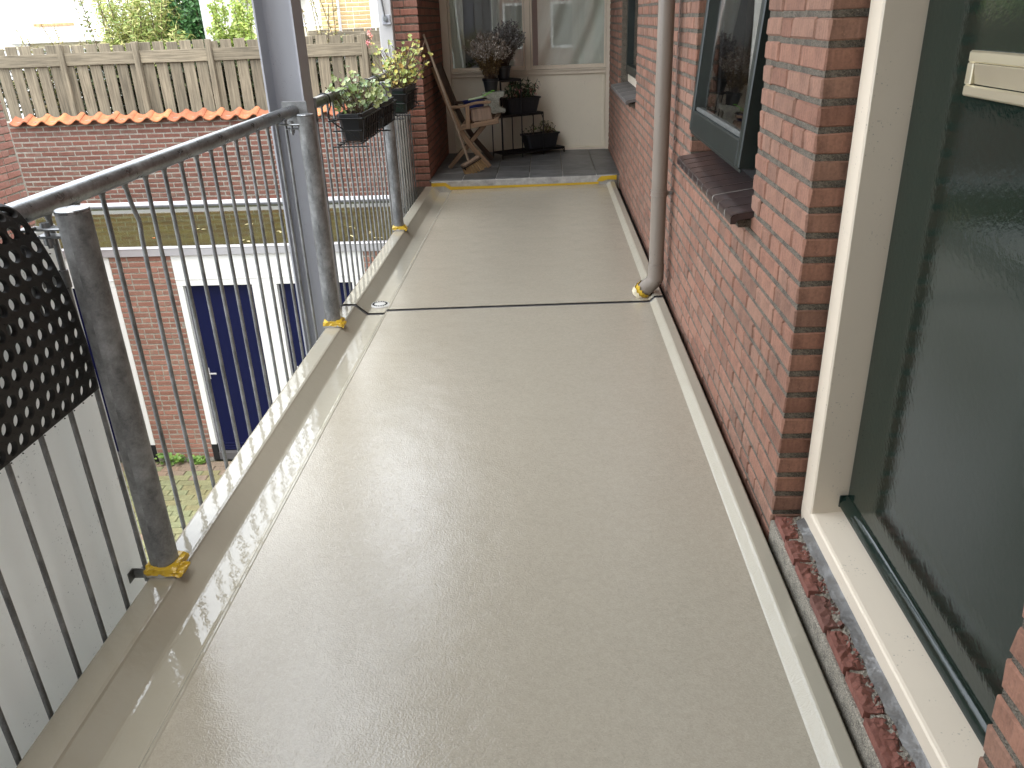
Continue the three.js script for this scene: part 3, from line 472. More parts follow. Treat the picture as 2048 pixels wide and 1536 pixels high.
// ---------------------------------------------------------------- perforated rubber mat hung over the handrail
{
  const t = thing('rubber_mat', 'black rubber ring mat full of round holes hung over the near handrail', 'mat', [RX, RY, 0]);
  const px = 0.0415, py = 0.0455, cols = 34, rowsIn = 10, arc = 3, rowsOut = 5, TH = 0.013, S = 24;
  const arcL = arc * py, Rb = arcL / Math.PI, inL = rowsIn * py, pos = [];
  const place = (s, z, d) => { // s runs from the lower inner edge up, over the rail and down outside; d is depth from the outer face
    const Rr = Rb - d; let x, y;
    if (s < inL) { x = Rr; y = s - inL; const sag = (inL - s) / inL; x += 0.012 * Math.sin(sag * 2.2); }
    else if (s < inL + arcL) { const a = (s - inL) / Rb; x = Rr * Math.cos(a); y = Rr * Math.sin(a); } else { x = -Rr; y = -(s - inL - arcL); }
    return [x, y, z + 0.085 * Math.pow(Math.min(1.2, s / inL), 3)];
  };
  const zR = -1.8, H = py / 2, W = px / 2;
  const quad = (a, b, c, d) => pos.push(...a, ...b, ...c, ...a, ...c, ...d);
  for (let j = 0; j < rowsIn + arc + rowsOut; j++) {
    const s0 = (j + 0.5) * py, off = 0;
    for (let i = 0; i < cols; i++) {
      const zc = zR + W + off + i * px, rh = 0.0152, ring = [];
      for (let k = 0; k < S; k++) { const a = k / S * 6.28319, c = Math.cos(a), n = Math.sin(a), m = Math.min(W / Math.max(1e-6, Math.abs(c)), H / Math.max(1e-6, Math.abs(n))); ring.push([c * rh, n * rh, c * m, n * m]); }
      const corner = Math.atan2(H, W); for (const a of [corner, Math.PI - corner, -corner, Math.PI + corner]) { let best = 0, bd = 9; ring.forEach((e, k) => { const d = Math.abs(Math.atan2(Math.sin(k / S * 6.28319 - a), Math.cos(k / S * 6.28319 - a))); if (d < bd) { bd = d; best = k; } }); ring[best][2] = Math.sign(Math.cos(a)) * W; ring[best][3] = Math.sign(Math.sin(a)) * H; }
      for (let k = 0; k < S; k++) {
        const A = ring[k], B = ring[(k + 1) % S], f = (e, d, inner) => place(s0 + (inner ? e[1] : e[3]), zc + (inner ? e[0] : e[2]), d);
        const ch = 0.0015, fr = (e, d) => place(s0 + e[1] * 1.1, zc + e[0] * 1.1, d);
        quad(fr(A, 0), f(A, 0), f(B, 0), fr(B, 0)); quad(f(A, ch, true), fr(A, 0), fr(B, 0), f(B, ch, true)); quad(f(A, TH, true), f(B, TH, true), f(B, TH), f(A, TH)); quad(f(A, ch, true), f(B, ch, true), f(B, TH, true), f(A, TH, true));
      }
      if (i === 0) for (const half of off ? [W] : []) { const e = (s, z, d) => place(s, z, d); quad(e(s0 - H, zR, 0), e(s0 + H, zR, 0), e(s0 + H, zR + half, 0), e(s0 - H, zR + half, 0)); quad(e(s0 - H, zR, TH), e(s0 - H, zR + half, TH), e(s0 + H, zR + half, TH), e(s0 + H, zR, TH)); }
      if (i === 0) { const e = (s, d) => place(s, zR, d); quad(e(s0 - H, 0), e(s0 - H, TH), e(s0 + H, TH), e(s0 + H, 0)); }
      if (j === 0) { const e = (z, d) => place(0, z, d); quad(e(zc - W, 0), e(zc + W, 0), e(zc + W, TH), e(zc - W, TH)); }
    }
  }
  const g = tris(pos); mesh('mat_sheet', uvBox(g), Object.assign(M.rubber, { side: THREE.DoubleSide }), t);
  const nub = []; for (let j = 0; j < rowsIn + 3; j++) for (let i = 0; i < 20; i++) for (let k = 0; k < 2; k++) { const c = place(j * py + (k ? 0.005 : -0.004), zR + i * px + (k ? 0.005 : -0.005), -0.001); if (c[2] < zR + 0.006) continue; nub.push(new THREE.ConeGeometry(0.0022, 0.004, 6).toNonIndexed().rotateZ(-Math.PI / 2).translate(...c)); }
  mesh('nubs', nub, M.rubber, t).userData.kind = 'stuff';
}

// ---------------------------------------------------------------- leaves
class Leaves {
  constructor(seed) { this.r = rng(seed); this.p = []; this.c = []; this.n = 0; }
  dir() { const z = this.r() * 2 - 1, a = this.r() * 6.283, s = Math.sqrt(1 - z * z); return V3(s * Math.cos(a), z, s * Math.sin(a)); }
  tri(a, b, c, col) { for (const v of [a, b, c]) { this.p.push(v.x, v.y, v.z); this.c.push(col.r, col.g, col.b); } }
  blade(c, along, face, L, W, col, fold = 0.25) {                   // a pointed folded leaf
    const s = V3().crossVectors(along, face).normalize(), n = V3().crossVectors(s, along).normalize();
    const a = c.clone(), m = c.clone().addScaledVector(along, L * 0.45).addScaledVector(n, -W * fold), t = c.clone().addScaledVector(along, L).addScaledVector(n, -L * 0.12);
    const l = c.clone().addScaledVector(along, L * 0.45).addScaledVector(s, W / 2), q = c.clone().addScaledVector(along, L * 0.45).addScaledVector(s, -W / 2);
    this.tri(a, l, m, col); this.tri(m, l, t, col); this.tri(a, m, q, col); this.tri(m, t, q, col);
  }
  round(c, face, R, col, lobes = 5, cup = 0.25) {                   // a scalloped geranium leaf
    const u = V3().crossVectors(face, Math.abs(face.y) > 0.9 ? V3(1, 0, 0) : V3(0, 1, 0)).normalize(), v = V3().crossVectors(face, u), N = lobes * 2 + 2, e = [], o = this.r() * 6;
    for (let k = 0; k <= N; k++) { const a = o + k / N * 5.9, q = R * (k % 2 ? 1.05 : 0.86); e.push(c.clone().addScaledVector(u, Math.cos(a) * q).addScaledVector(v, Math.sin(a) * q).addScaledVector(face, cup * R * (0.6 + 0.5 * this.r()))); }
    for (let k = 0; k < N; k++) this.tri(c, e[k], e[k + 1], col);
  }
  geo() { const g = tris(this.p); g.setAttribute('color', new THREE.BufferAttribute(new Float32Array(this.c), 3)); return uvBox(g); }
}
const mixc = (cols, r) => { const a = cols[Math.floor(r() * cols.length)], b = cols[Math.floor(r() * cols.length)], t = r(), k = 0.8 + 0.4 * r(); return RGB(lerp(a[0], b[0], t) * k, lerp(a[1], b[1], t) * k, lerp(a[2], b[2], t) * k); };

// ---------------------------------------------------------------- flower troughs
function troughGeo(L, W, H, taper = 0.82, rim = 0.012) {           // open tapering box with a rim, long side along z
  const ring = (k, y, inset) => { const l = (L * k) / 2 - inset, w = (W * k) / 2 - inset, c = 0.018, o = []; for (const [x, z] of [[w, l - c], [w - c, l], [-w + c, l], [-w, l - c], [-w, -l + c], [-w + c, -l], [w - c, -l], [w, -l + c]]) o.push([x, y, z]); return o; };
  const rings = [ring(taper, 0, 0), ring(0.985, H - 0.016, 0), ring(1.03, H - 0.016, -rim * 0.2), ring(1.03, H, -rim * 0.2), ring(0.97, H, 0.004), ring(0.9, H * 0.5, 0.004)], out = [], quad = (a, b, c, d) => out.push(...a, ...b, ...c, ...a, ...c, ...d);
  for (let j = 0; j + 1 < rings.length; j++) for (let i = 0; i < 8; i++) quad(rings[j][i], rings[j][(i + 1) % 8], rings[j + 1][(i + 1) % 8], rings[j + 1][i]);
  for (let i = 1; i < 7; i++) out.push(...rings[0][0], ...rings[0][i + 1], ...rings[0][i]);
  const ribs = []; for (const s of [-1, 1]) for (let k = -3; k <= 3; k++) ribs.push(bar(V3(s * W * taper / 2, 0.02, k * L * 0.115), V3(s * W * 0.97 / 2, H - 0.022, k * L * 0.125), 0.005, 0.02, V3(0, 0, 1), 0.002));
  return merge([uvBox(tris(out)), ...ribs]);
}
M.pot.side = M.potGreen.side = THREE.DoubleSide;
function trough(label, cat, pos, turn, [L, W, H], m, grow, name = 'flower_trough') {
  const t = thing(name, label, cat, pos, turn); mesh('pot', troughGeo(L, W, H), m, t); mesh('soil', span(-W * 0.44, W * 0.44, H * 0.7, H - 0.022, -L * 0.46, L * 0.46, 0.006), M.soil, t); grow(t, L, W, H); return t;
}
function geranium(seed, { h = 0.2, spread = 0.15, n = 70, R = [0.018, 0.03], cols, stems = 16, flower, lean = 0, droop = 0 }) {
  return (t, L, W, H) => {
    const f = new Leaves(seed), r = f.r, st = [], fl = new Leaves(seed + 1);
    for (let i = 0; i < stems; i++) {
      const b = V3((r() - 0.5) * W * 0.6, H - 0.03, (r() - 0.5) * L * 0.85), top = b.clone().add(V3((r() - 0.5) * spread * 1.4 + lean, h * (0.45 + 0.6 * r()), (r() - 0.5) * spread)), mid = b.clone().lerp(top, 0.5).add(V3((r() - 0.5) * 0.05, 0.01, (r() - 0.5) * 0.05));
      st.push(tube([b, mid, top], 0.0028, 8, 5));
      for (let k = 0; k < n / stems; k++) {
        const q = b.clone().lerp(top, 0.25 + 0.8 * r()).add(V3((r() - 0.5) * 0.09, (r() - 0.4) * 0.06, (r() - 0.5) * 0.09)); const fc = V3((r() - 0.5) * 1.3 + 0.2, 0.9 * r() + 0.25, (r() - 0.5) * 1.3 + 0.4).normalize();
        f.round(q, fc, lerp(R[0], R[1], r() * r()), mixc(cols, r), 5, 0.3); if (r() < 0.5) st.push(tube([b.clone().lerp(top, r() * 0.6), q], 0.0013, 3, 4));
      }
    }
    mesh('stems', st, M.stem, t); mesh('foliage', f.geo(), M.leaf, t).userData.kind = 'stuff';
    if (flower) for (const [x, y, z] of flower) { const c = V3(x, y, z); for (let k = 0; k < 26; k++) fl.round(c.clone().addScaledVector(fl.dir(), 0.02 * Math.cbrt(r())).add(V3(0, (r() - 0.5) * 0.035, 0)), fl.dir(), 0.007, RGB(0.8 + 0.15 * r(), 0.34 + 0.16 * r(), 0.33 + 0.12 * r()), 3); }
    if (flower) { mesh('flower', fl.geo(), M.leaf, t); mesh('flower_stalk', flower.map(([x, y, z]) => tube([[x * 0.3, H, z * 0.6], [x * 0.8, (H + y) / 2, z * 0.9], [x, y, z]], 0.002, 8, 5)), mat({ color: RGB(0.2, 0.24, 0.08), roughness: 0.8 }), t); }
  };
}
function wireRack(label, z0, z1, xi, xo, yt, yb) {                 // bent wire holder hooked over the handrail
  const t = thing('wire_holder', label, 'holder', [0, 0, 0], 0, undefined), w = 0.0042, h = (z) => tube([[xo - 0.005, yb, z], [xo - 0.012, yb + 0.02, z], [xi, yt, z], [RX + 0.034, RY - 0.03, z], [RX + 0.03, RY + 0.018, z], [RX, RY + 0.031, z], [RX - 0.028, RY + 0.016, z], [RX - 0.031, RY - 0.03, z]], w, 40, 6, 0.4);
  const n = 2; mesh('hook', [h(z0 + 0.03), h(z1 - 0.03)], M.wire, t);
  const fr = []; for (const y of [yt - 0.005, (yt + yb) / 2]) { const k = y < yt - 0.02 ? 0.012 : 0; fr.push(tube([[xi + k * 0.3, y, z0 - 0.01], [xo - k, y, z0 - 0.012], [xo + 0.004 - k, y, z0 - 0.004], [xo + 0.004 - k, y, z1 + 0.004], [xo - k, y, z1 + 0.01], [xi + k * 0.3, y, z1 + 0.01]], w, 60, 6, 0.1)); }
  fr.push(tube([[xi + 0.02, yt - 0.012, z0 + 0.03], [RX - 0.01 + 0.09, yt + 0.004, z0 + 0.09], [xi + 0.01, yt - 0.005, z0 + 0.1]], w, 16, 6, 0.1));
  mesh('rim_wire', fr, M.wire, t);
  const ver = []; for (let k = 0; k < 8; k++) { const z = lerp(z0, z1, (k + 0.5) / 8); ver.push(tube([[xi + 0.01, yb - 0.003, z], [xo - 0.02, yb - 0.004, z], [xo - 0.013, yb + 0.01, z], [xo + 0.004, yt - 0.005, z]], w * 0.9, 20, 6, 0.2)); }
  for (const z of [z0 + 0.06, z1 - 0.06]) ver.push(tube([[xi + 0.01, yb - 0.006, z], [xo + 0.035, yb - 0.006, z]], w, 4, 6)); ver.push(tube([[xi + 0.03, yb - 0.009, z0], [xi + 0.03, yb - 0.009, z1]], w, 4, 6));
  mesh('basket_wire', ver, M.wire, t); return t;
}
const greens = [[0.14, 0.23, 0.05], [0.26, 0.33, 0.1], [0.38, 0.42, 0.17], [0.06, 0.13, 0.035], [0.3, 0.37, 0.2], [0.4, 0.44, 0.14]], yellows = [[0.46, 0.5, 0.12], [0.36, 0.45, 0.12], [0.55, 0.48, 0.1], [0.28, 0.36, 0.09], [0.52, 0.34, 0.09]];
trough('black flower trough with large pale green geranium leaves, nearest on the railing', 'flower trough', [-1.085, 0.828, 0 - 4.82], 0, [0.5, 0.135, 0.145], M.pot, geranium(201, { h: 0.24, spread: 0.16, n: 190, R: [0.011, 0.034], cols: greens, stems: 24 }));
trough('dark trough half hidden between the nearest flower trough and the green one', 'flower trough', [-1.08, 0.835, -5.36], 0, [0.46, 0.13, 0.14], M.pot, geranium(211, { h: 0.15, spread: 0.12, n: 60, R: [0.016, 0.03], cols: greens, stems: 12 }));
trough('dark green trough with yellowing geranium and a pink flower head by the brick pier', 'flower trough', [-1.065, 0.835, -6.22], 0, [0.5, 0.13, 0.145], M.potGreen, geranium(221, { h: 0.33, spread: 0.26, n: 460, R: [0.011, 0.023], cols: yellows, stems: 40, flower: [[-0.19, 0.52, 0.02], [-0.2, 0.46, 0.03]] }));
trough('green trough stacked inside the rim of the yellowing geranium trough', 'flower trough', [-1.065, 0.868, -6.22], 0, [0.52, 0.137, 0.13], M.pot, (t, L, W, H) => Array.from({ length: 14 }, (_, k) => { const g = box(0.03, 0.012, 0.045, (R0() - 0.5) * W * 0.5, H - 0.015 + R0() * 0.01, (R0() - 0.5) * L * 0.8, 0.003); mesh('bark_chip', g, M.stem, t); }));
wireRack('black wire holder under the nearest flower trough, hooked over the handrail', -4.545, -5.09, -1.182, -1.008, 0.955, 0.818);
wireRack('black wire holder under the half hidden dark trough', -5.13, -5.61, -1.175, -1.005, 0.955, 0.83);
wireRack('black wire holder under the dark green trough by the brick pier', -5.95, -6.49, -1.165, -0.99, 0.962, 0.83);
{ const t = thing('clay_saucer', 'small orange clay saucer showing under the dark green trough', 'saucer', [-1.06, 0.822, -6.2]); mesh('dish', lathe([[0, 0.002], [0.05, 0.0], [0.06, 0.012], [0.056, 0.012], [0.048, 0.004], [0, 0.005]]), M.terracotta, t); }

// ---------------------------------------------------------------- the niche at the end: pier, facade, furniture
{
  const t = thing('brick_pier', 'dark red brick pier at the left of the tiled landing', 'pier', [0, 0, 0]), r = rng(301), list = [];
  const x1 = -1.082, x0 = -1.335, z0 = -7.47, z1 = -9.08, o = { phase: 0.02, bed: 0.013, gap: 0.009, r };
  for (const b of courses(0, x1 - x0, 0.02, 1.8, { ...o, len: 0.14, head: 0.105 })) list.push({ p: [x0 + b.u, b.v, z0 - 0.05 + (r() - 0.5) * 0.003], s: [Math.round(b.L * 200) / 200, b.h, 0.1] });
  for (const b of courses(0.105, z0 - z1, 0.02, 1.8, { ...o, phase: 0.02, bond: 'half' })) list.push({ p: [x1 - 0.05 + (r() - 0.5) * 0.003, b.v, z0 - b.u], s: [0.1, b.h, Math.round(b.L * 200) / 200] });
  layBricks(t, list, tones([0.3, 0.135, 0.095], 7, 302), M.brickStuff, r);
  mesh('mortar_bed', [span(x0 + 0.006, x1 - 0.006, -3.2, 3, z1, z0 - 0.005, 0.002)], M.mortar, t);
  mesh('upper_bricks', span(x0, x1, 1.81, 2.95, z1, z0, 0.002), mat({ color: RGB(0.28, 0.13, 0.09), map: T.brick, roughness: 0.9 }), t);
}
const FZ = -9.06;
{
  const t = thing('end_facade', 'cream painted window front with a low panel closing the end of the walkway', 'facade', [0, 0, FZ]);
  const s = (x0, x1, y0, y1, z0, z1, c = 0.003) => span(x0, x1, y0, y1, z0, z1, c);
  mesh('frame', [s(-1.082, -1.005, 0.085, 2.7, -0.08, 0.02), s(0.632, 0.7, 0.085, 2.7, -0.08, 0.02), s(-1.005, 0.632, 0.865, 0.9, -0.07, 0.012), s(-1.005, 0.632, 2.45, 2.7, -0.08, 0.02), s(-0.213, -0.157, 0.9, 2.45, -0.06, 0.014), s(-1.005, 0.632, 0.085, 0.105, -0.06, 0.008)], M.cream, t);
  mesh('transom', [s(-1.005, 0.64, 0.9, 0.915, -0.06, 0.028), s(-1.005, 0.636, 0.865, 0.872, 0.0, 0.018)], M.cream, t);
  for (const [a, b] of [[-1.005, -0.213], [-0.157, 0.632]]) { const w = new THREE.Group(); w.name = 'window'; t.add(w); mesh('sash', [s(a + 0.003, a + 0.022, 0.918, 2.45, -0.045, 0.006), s(b - 0.022, b - 0.003, 0.918, 2.45, -0.045, 0.006), s(a + 0.022, b - 0.022, 0.918, 0.945, -0.045, 0.005), s(a + 0.02, b - 0.02, 0.945, 0.957, -0.04, -0.005)], M.cream, w); mesh('pane', s(a + 0.02, b - 0.02, 0.95, 2.45, -0.031, -0.029, 0), M.glass, w); }
  mesh('panel', [s(-1.005, 0.632, 0.105, 0.865, -0.05, -0.006, 0.002), s(0.595, 0.625, 0.115, 0.85, -0.006, 0.004), s(-1.0, 0.595, 0.113, 0.126, -0.006, 0.003)], M.creamPanel, t);
  mesh('upper_wall', [s(0.7, 1.2, -0.2, 3, -0.2, -0.02), s(-1.082, 0.7, 2.7, 3, -0.1, 0)], M.mortar, t);
  mesh('inner_sill', s(-0.98, 0.62, 0.9, 0.93, -0.32, -0.081), M.white, t);
  struct('room', [span(-1.6, -1.5, 0, 3, -12, -9.15), span(0.75, 0.85, 0, 3, -12, -9.15), span(-1.6, 0.85, 0, 0.02, -12, -9.15), span(-1.6, 0.85, 2.9, 3, -12, -9.15), span(-1.6, 0.85, 0, 3, -12.1, -12)], mat({ color: RGB(0.3, 0.28, 0.25), roughness: 0.9 }));
}
drape('curtain', 'pale green curtain hanging in slanting folds behind the right pane', -0.08, 0.66, 0.94, 2.5, [0, 0, FZ - 0.11], 0, M.curtain, 2.3, 0.022, 0.6);
drape('curtain', 'grey green curtain at the right side of the left pane', -0.56, -0.17, 0.94, 2.5, [0, 0, FZ - 0.1], 0, M.curtain, 2.2, 0.018, 0.2);
drape('curtain', 'narrow grey curtain at the left edge of the left pane', -1.0, -0.86, 0.94, 2.5, [0, 0, FZ - 0.16], 0, M.curtain, 1.6, 0.02, -0.5);

{ // folding wooden armchair, seen from its side, facing right
  const t = thing('folding_chair', 'weathered folding wooden armchair turned sideways on the tiled landing', 'chair', [-0.75, 0.085, -8.28]);
  const P = (x, y, z) => V3(x + 0.75, y - 0.085, z + 8.28), zn = -8.04, zf = -8.5, side = V3(0, 0, 1);
  const curve = (pts, w, th, z) => { const c = new THREE.CatmullRomCurve3(pts.map(([x, y]) => P(x, y, z))), q = c.getPoints(10), o = []; for (let i = 0; i < 10; i++) { const a = q[i], b = q[i + 1], d = b.clone().sub(a).multiplyScalar(0.03); o.push(bar(a.clone().sub(d), b.clone().add(d), w, th, side, 0.003)); } return o; };
  for (const [z, nm] of [[zn, 1], [zf, 0]]) {
    const m = nm ? M.chair : M.chairDark;
    mesh('back_leg', curve([[-1.055, 1.03], [-0.94, 0.7], [-0.86, 0.5], [-0.76, 0.33], [-0.57, 0.1]], 0.05, 0.024, z), m, t);
    mesh('front_leg', bar(P(-0.97, 0.092, z - 0.027), P(-0.6, 0.49, z - 0.027), 0.04, 0.022, side), m, t);
    mesh('seat_rail', bar(P(-0.83, 0.475, z + 0.028), P(-0.46, 0.53, z + 0.028), 0.045, 0.022, side), m, t);
    mesh('armrest', curve([[-0.93, 0.665], [-0.8, 0.67], [-0.66, 0.7], [-0.53, 0.7]], 0.024, 0.055, z + 0.005), m, t);
    mesh('arm_post', bar(P(-0.755, 0.465, z + 0.052), P(-0.755, 0.67, z + 0.03), 0.04, 0.018, side), m, t);
  }
  for (let k = 0; k < 6; k++) mesh('seat_slat', box(0.052, 0.014, 0.44, 0, 0, 0, 0.003).rotateZ(0.147).translate(0.75 - 0.8 + k * 0.063, 0.5 - 0.085 + k * 0.0094, 0), M.chair, t);
  for (let k = 0; k < 7; k++) mesh('back_slat', bar(P(-0.92, 0.62, zf + 0.05 + k * 0.061), P(-1.045, 1.05, zf + 0.05 + k * 0.061), 0.012, 0.046, side), M.chairDark, t);
  for (const [x, y] of [[-0.76, 0.33], [-1.05, 1.02], [-0.915, 0.62]]) mesh('crossbar', bar(P(x, y, zn), P(x, y, zf), 0.025, 0.025, V3(0, 1, 0)), M.chairDark, t);
}
{
  const t = thing('timber_block', 'pale brown timber block lying on the seat of the folding chair', 'block', [-0.64, 0.588, -8.13], 0.16);
  mesh('block', box(0.2, 0.115, 0.14, 0, 0, 0, 0.005).rotateZ(0.1), mat({ color: RGB(0.34, 0.235, 0.17), map: T.wood, roughness: 0.8 }), t);
}
{
  const t = thing('blue_tub', 'dark blue plastic tub on the seat behind the timber block', 'tub', [-0.72, 0.535, -8.34]);
  mesh('tub', lathe([[0, 0], [0.085, 0], [0.105, 0.15], [0.112, 0.152], [0.112, 0.16], [0.1, 0.16], [0.082, 0.01], [0, 0.01]]), mat({ color: RGB(0.015, 0.025, 0.12), roughness: 0.4, side: THREE.DoubleSide }), t);
}
{
  const t = thing('stone_pedestal', 'pale waisted stone pedestal under the dried heather pot beside the chair', 'pedestal', [-0.53, 0.575, -8.42], 0.1);
  const half = [[0.11, 0.0], [0.112, 0.022], [0.085, 0.032], [0.055, 0.05], [0.044, 0.075], [0.042, 0.1], [0.05, 0.125], [0.07, 0.142], [0.105, 0.15], [0.107, 0.185]];
  const s = new THREE.Shape([...half, ...half.slice().reverse().map(([x, y]) => [-x, y])].map(([x, y]) => new THREE.Vector2(x, y)));
  mesh('stone', uvBox(new THREE.ExtrudeGeometry(s, { depth: 0.13, bevelEnabled: true, bevelSize: 0.004, bevelThickness: 0.004, bevelSegments: 2 }).translate(0, 0, -0.065)), mat({ color: RGB(0.46, 0.45, 0.36), map: T.mortar, bumpMap: T.mortarB, bumpScale: 0.003, roughness: 0.9 }), t);
}
{
  const t = thing('garden_trowel', 'bright green plastic trowel lying over the near armrest', 'trowel', [-0.62, 0.735, -8.06], 0.35);
  mesh('handle', tube([[-0.13, -0.01, 0], [-0.05, 0.004, 0], [0.02, 0.02, 0]], 0.012, 12, 10).scale(1, 0.7, 1), mat({ color: RGB(0.36, 0.46, 0.28), roughness: 0.5 }), t);
  mesh('blade', [...[0, 1, 2, 3].map((k) => box(0.034, 0.006, 0.036 - k * 0.006, 0.034 + k * 0.027, 0.026 + k * 0.012, 0, 0.002).rotateZ(0))], mat({ color: RGB(0.16, 0.5, 0.04), roughness: 0.45 }), t);
}
{
  const t = thing('broom', 'old straw broom leaning on the brick pier in front of the folding chair', 'broom');
  const top = V3(-1.06, 1.318, -7.56), low = V3(-0.745, 0.2, -7.75), d = top.clone().sub(low).normalize();
  mesh('handle', rod(low, top, 0.0125, 0.011, 16), M.handle, t);
  const m = new THREE.Matrix4().makeRotationFromEuler(new THREE.Euler(0.1, 0.62, 0.32)).setPosition(-0.725, 0.185, -7.765);
  mesh('head', box(0.2, 0.032, 0.05, 0, 0.012, 0, 0.008).applyMatrix4(m), mat({ color: RGB(0.22, 0.15, 0.1), map: T.wood, roughness: 0.7 }), t);
  mesh('binding', [box(0.206, 0.005, 0.056, 0, -0.004, 0, 0.001), box(0.01, 0.03, 0.057, -0.09, -0.01, 0, 0.002)].map((g) => g.applyMatrix4(m)), M.black, t);
  const br = [], q = rng(8); for (let k = 0; k < 90; k++) { const x = (q() - 0.5) * 0.19, z = (q() - 0.5) * 0.04, e = V3(x * 1.2 + (q() - 0.5) * 0.02 + 0.02, -0.1 - 0.012 * q(), z * 1.9 + 0.01); br.push(bar(V3(x, 0, z), e, 0.008, 0.006, V3(0, 0, 1), 0.001).applyMatrix4(m)); }
  mesh('bristles', br, M.straw, t);
}
const SA = 0.56, SP = [-0.46, 0.085, -8.5];                       // the stepped stand, turned so its right end is farther away
{
  const t = thing('plant_stand', 'black metal stepped plant stand with three shelves before the cream panel', 'plant stand', SP, SA), w = 0.006, D = 0.2;
  const rail = (a, b) => rod(V3(...a), V3(...b), w, w, 8);
  const steps = [[0.0, 0.24, 0.775], [0.0, 0.5, 0.435], [0.0, 0.76, 0.06]];
  for (const [x0, x1, y] of steps) { mesh('shelf', [rail([x0, y, 0], [x1, y, 0]), rail([x0, y, -D], [x1, y, -D]), rail([x0, y, 0], [x0, y, -D]), rail([x1, y, 0], [x1, y, -D]), ...Array.from({ length: 7 }, (_, k) => rail([x0, y - 0.004, -D * (k + 1) / 8], [x1, y - 0.004, -D * (k + 1) / 8])), bar(V3(x0, y - 0.008, 0.003), V3(x1, y - 0.008, 0.003), 0.022, 0.004, V3(0, 0, 1))], M.wire, t); }
  for (const [x, y] of [[0, 0.775], [0.24, 0.775], [0.5, 0.435], [0.76, 0.06]]) for (const z of [0, -D]) mesh('leg', rail([x, 0, z], [x, y, z]), M.wire, t);
  mesh('scroll', [[0.24, 0.775], [0.5, 0.435], [0.76, 0.06]].flatMap(([x, y]) => [0, -D].map((z) => tube([[x - 0.05, y, z], [x - 0.02, y - 0.02, z], [x - 0.004, y - 0.055, z]], 0.004, 10, 6))), M.wire, t);
  mesh('brace', [rail([0.12, 0, -D], [0.12, 0.775, -D]), rail([0, 0.06, 0], [0.76, 0.06, 0])], M.wire, t);
}
const onStand = (x, y, z) => [SP[0] + x * Math.cos(SA) + z * Math.sin(SA), SP[1] + y, SP[2] - x * Math.sin(SA) + z * Math.cos(SA)];
function heather(label, pos, seed, [h, w], tip, leg, lean) {
  const t = thing('dried_heather', label, 'potted plant', pos), r = rng(seed);
  mesh('pot', lathe([[0, 0], [0.058, 0], [0.074, 0.1], [0.08, 0.102], [0.083, 0.125], [0.078, 0.125], [0.07, 0.1], [0.07, 0.09], [0, 0.09]]), M.pot, t);
  const f = new Leaves(seed + 5), st = [];
  for (let i = 0; i < 130; i++) {
    const a = r() * 6.283, q = Math.sqrt(r()), top = V3(Math.cos(a) * w * q + lean, 0.11 + h * (1 - 0.32 * q * q) * (0.7 + 0.3 * r()), Math.sin(a) * w * q), b = V3(Math.cos(a) * 0.04 * q, 0.09, Math.sin(a) * 0.04 * q), mid = b.clone().lerp(top, 0.55); mid.y += 0.02; mid.x -= (top.x - b.x) * 0.12; mid.z -= (top.z - b.z) * 0.12;
    const c = new THREE.CatmullRomCurve3([b, mid, top]); st.push(tube([b, mid, top], 0.0014, 6, 4));
    for (let k = 0; k < 46; k++) { const u = Math.pow(r(), 0.75), p = c.getPoint(0.16 + 0.84 * u), g = c.getTangent(u), col = u > 0.5 ? tip : leg, dd = f.dir().multiplyScalar(0.8).add(g).normalize(); f.blade(p.add(f.dir().multiplyScalar(0.009)), dd, f.dir(), 0.016 + 0.014 * r(), 0.012, mixc(col, r), 0.1); }
  }
  mesh('twigs', st, M.stem, t); mesh('flower_spikes', f.geo(), M.dry, t).userData.kind = 'stuff';
}
heather('black pot of dried brown and white heather on the stone pedestal', [-0.55, 0.762, -8.44], 401, [0.46, 0.24], [[0.3, 0.26, 0.22], [0.55, 0.5, 0.45], [0.24, 0.18, 0.12]], [[0.16, 0.1, 0.035], [0.22, 0.15, 0.07], [0.12, 0.08, 0.03]], -0.02);
{ const [x, y, z] = onStand(0.1, 0.78, -0.1); heather('black pot of dark grey dried heather on the top shelf of the stand', [x, y, z], 411, [0.44, 0.18], [[0.2, 0.2, 0.19], [0.34, 0.32, 0.31], [0.12, 0.12, 0.11]], [[0.07, 0.06, 0.045], [0.12, 0.09, 0.07], [0.16, 0.14, 0.12]], 0.06); }
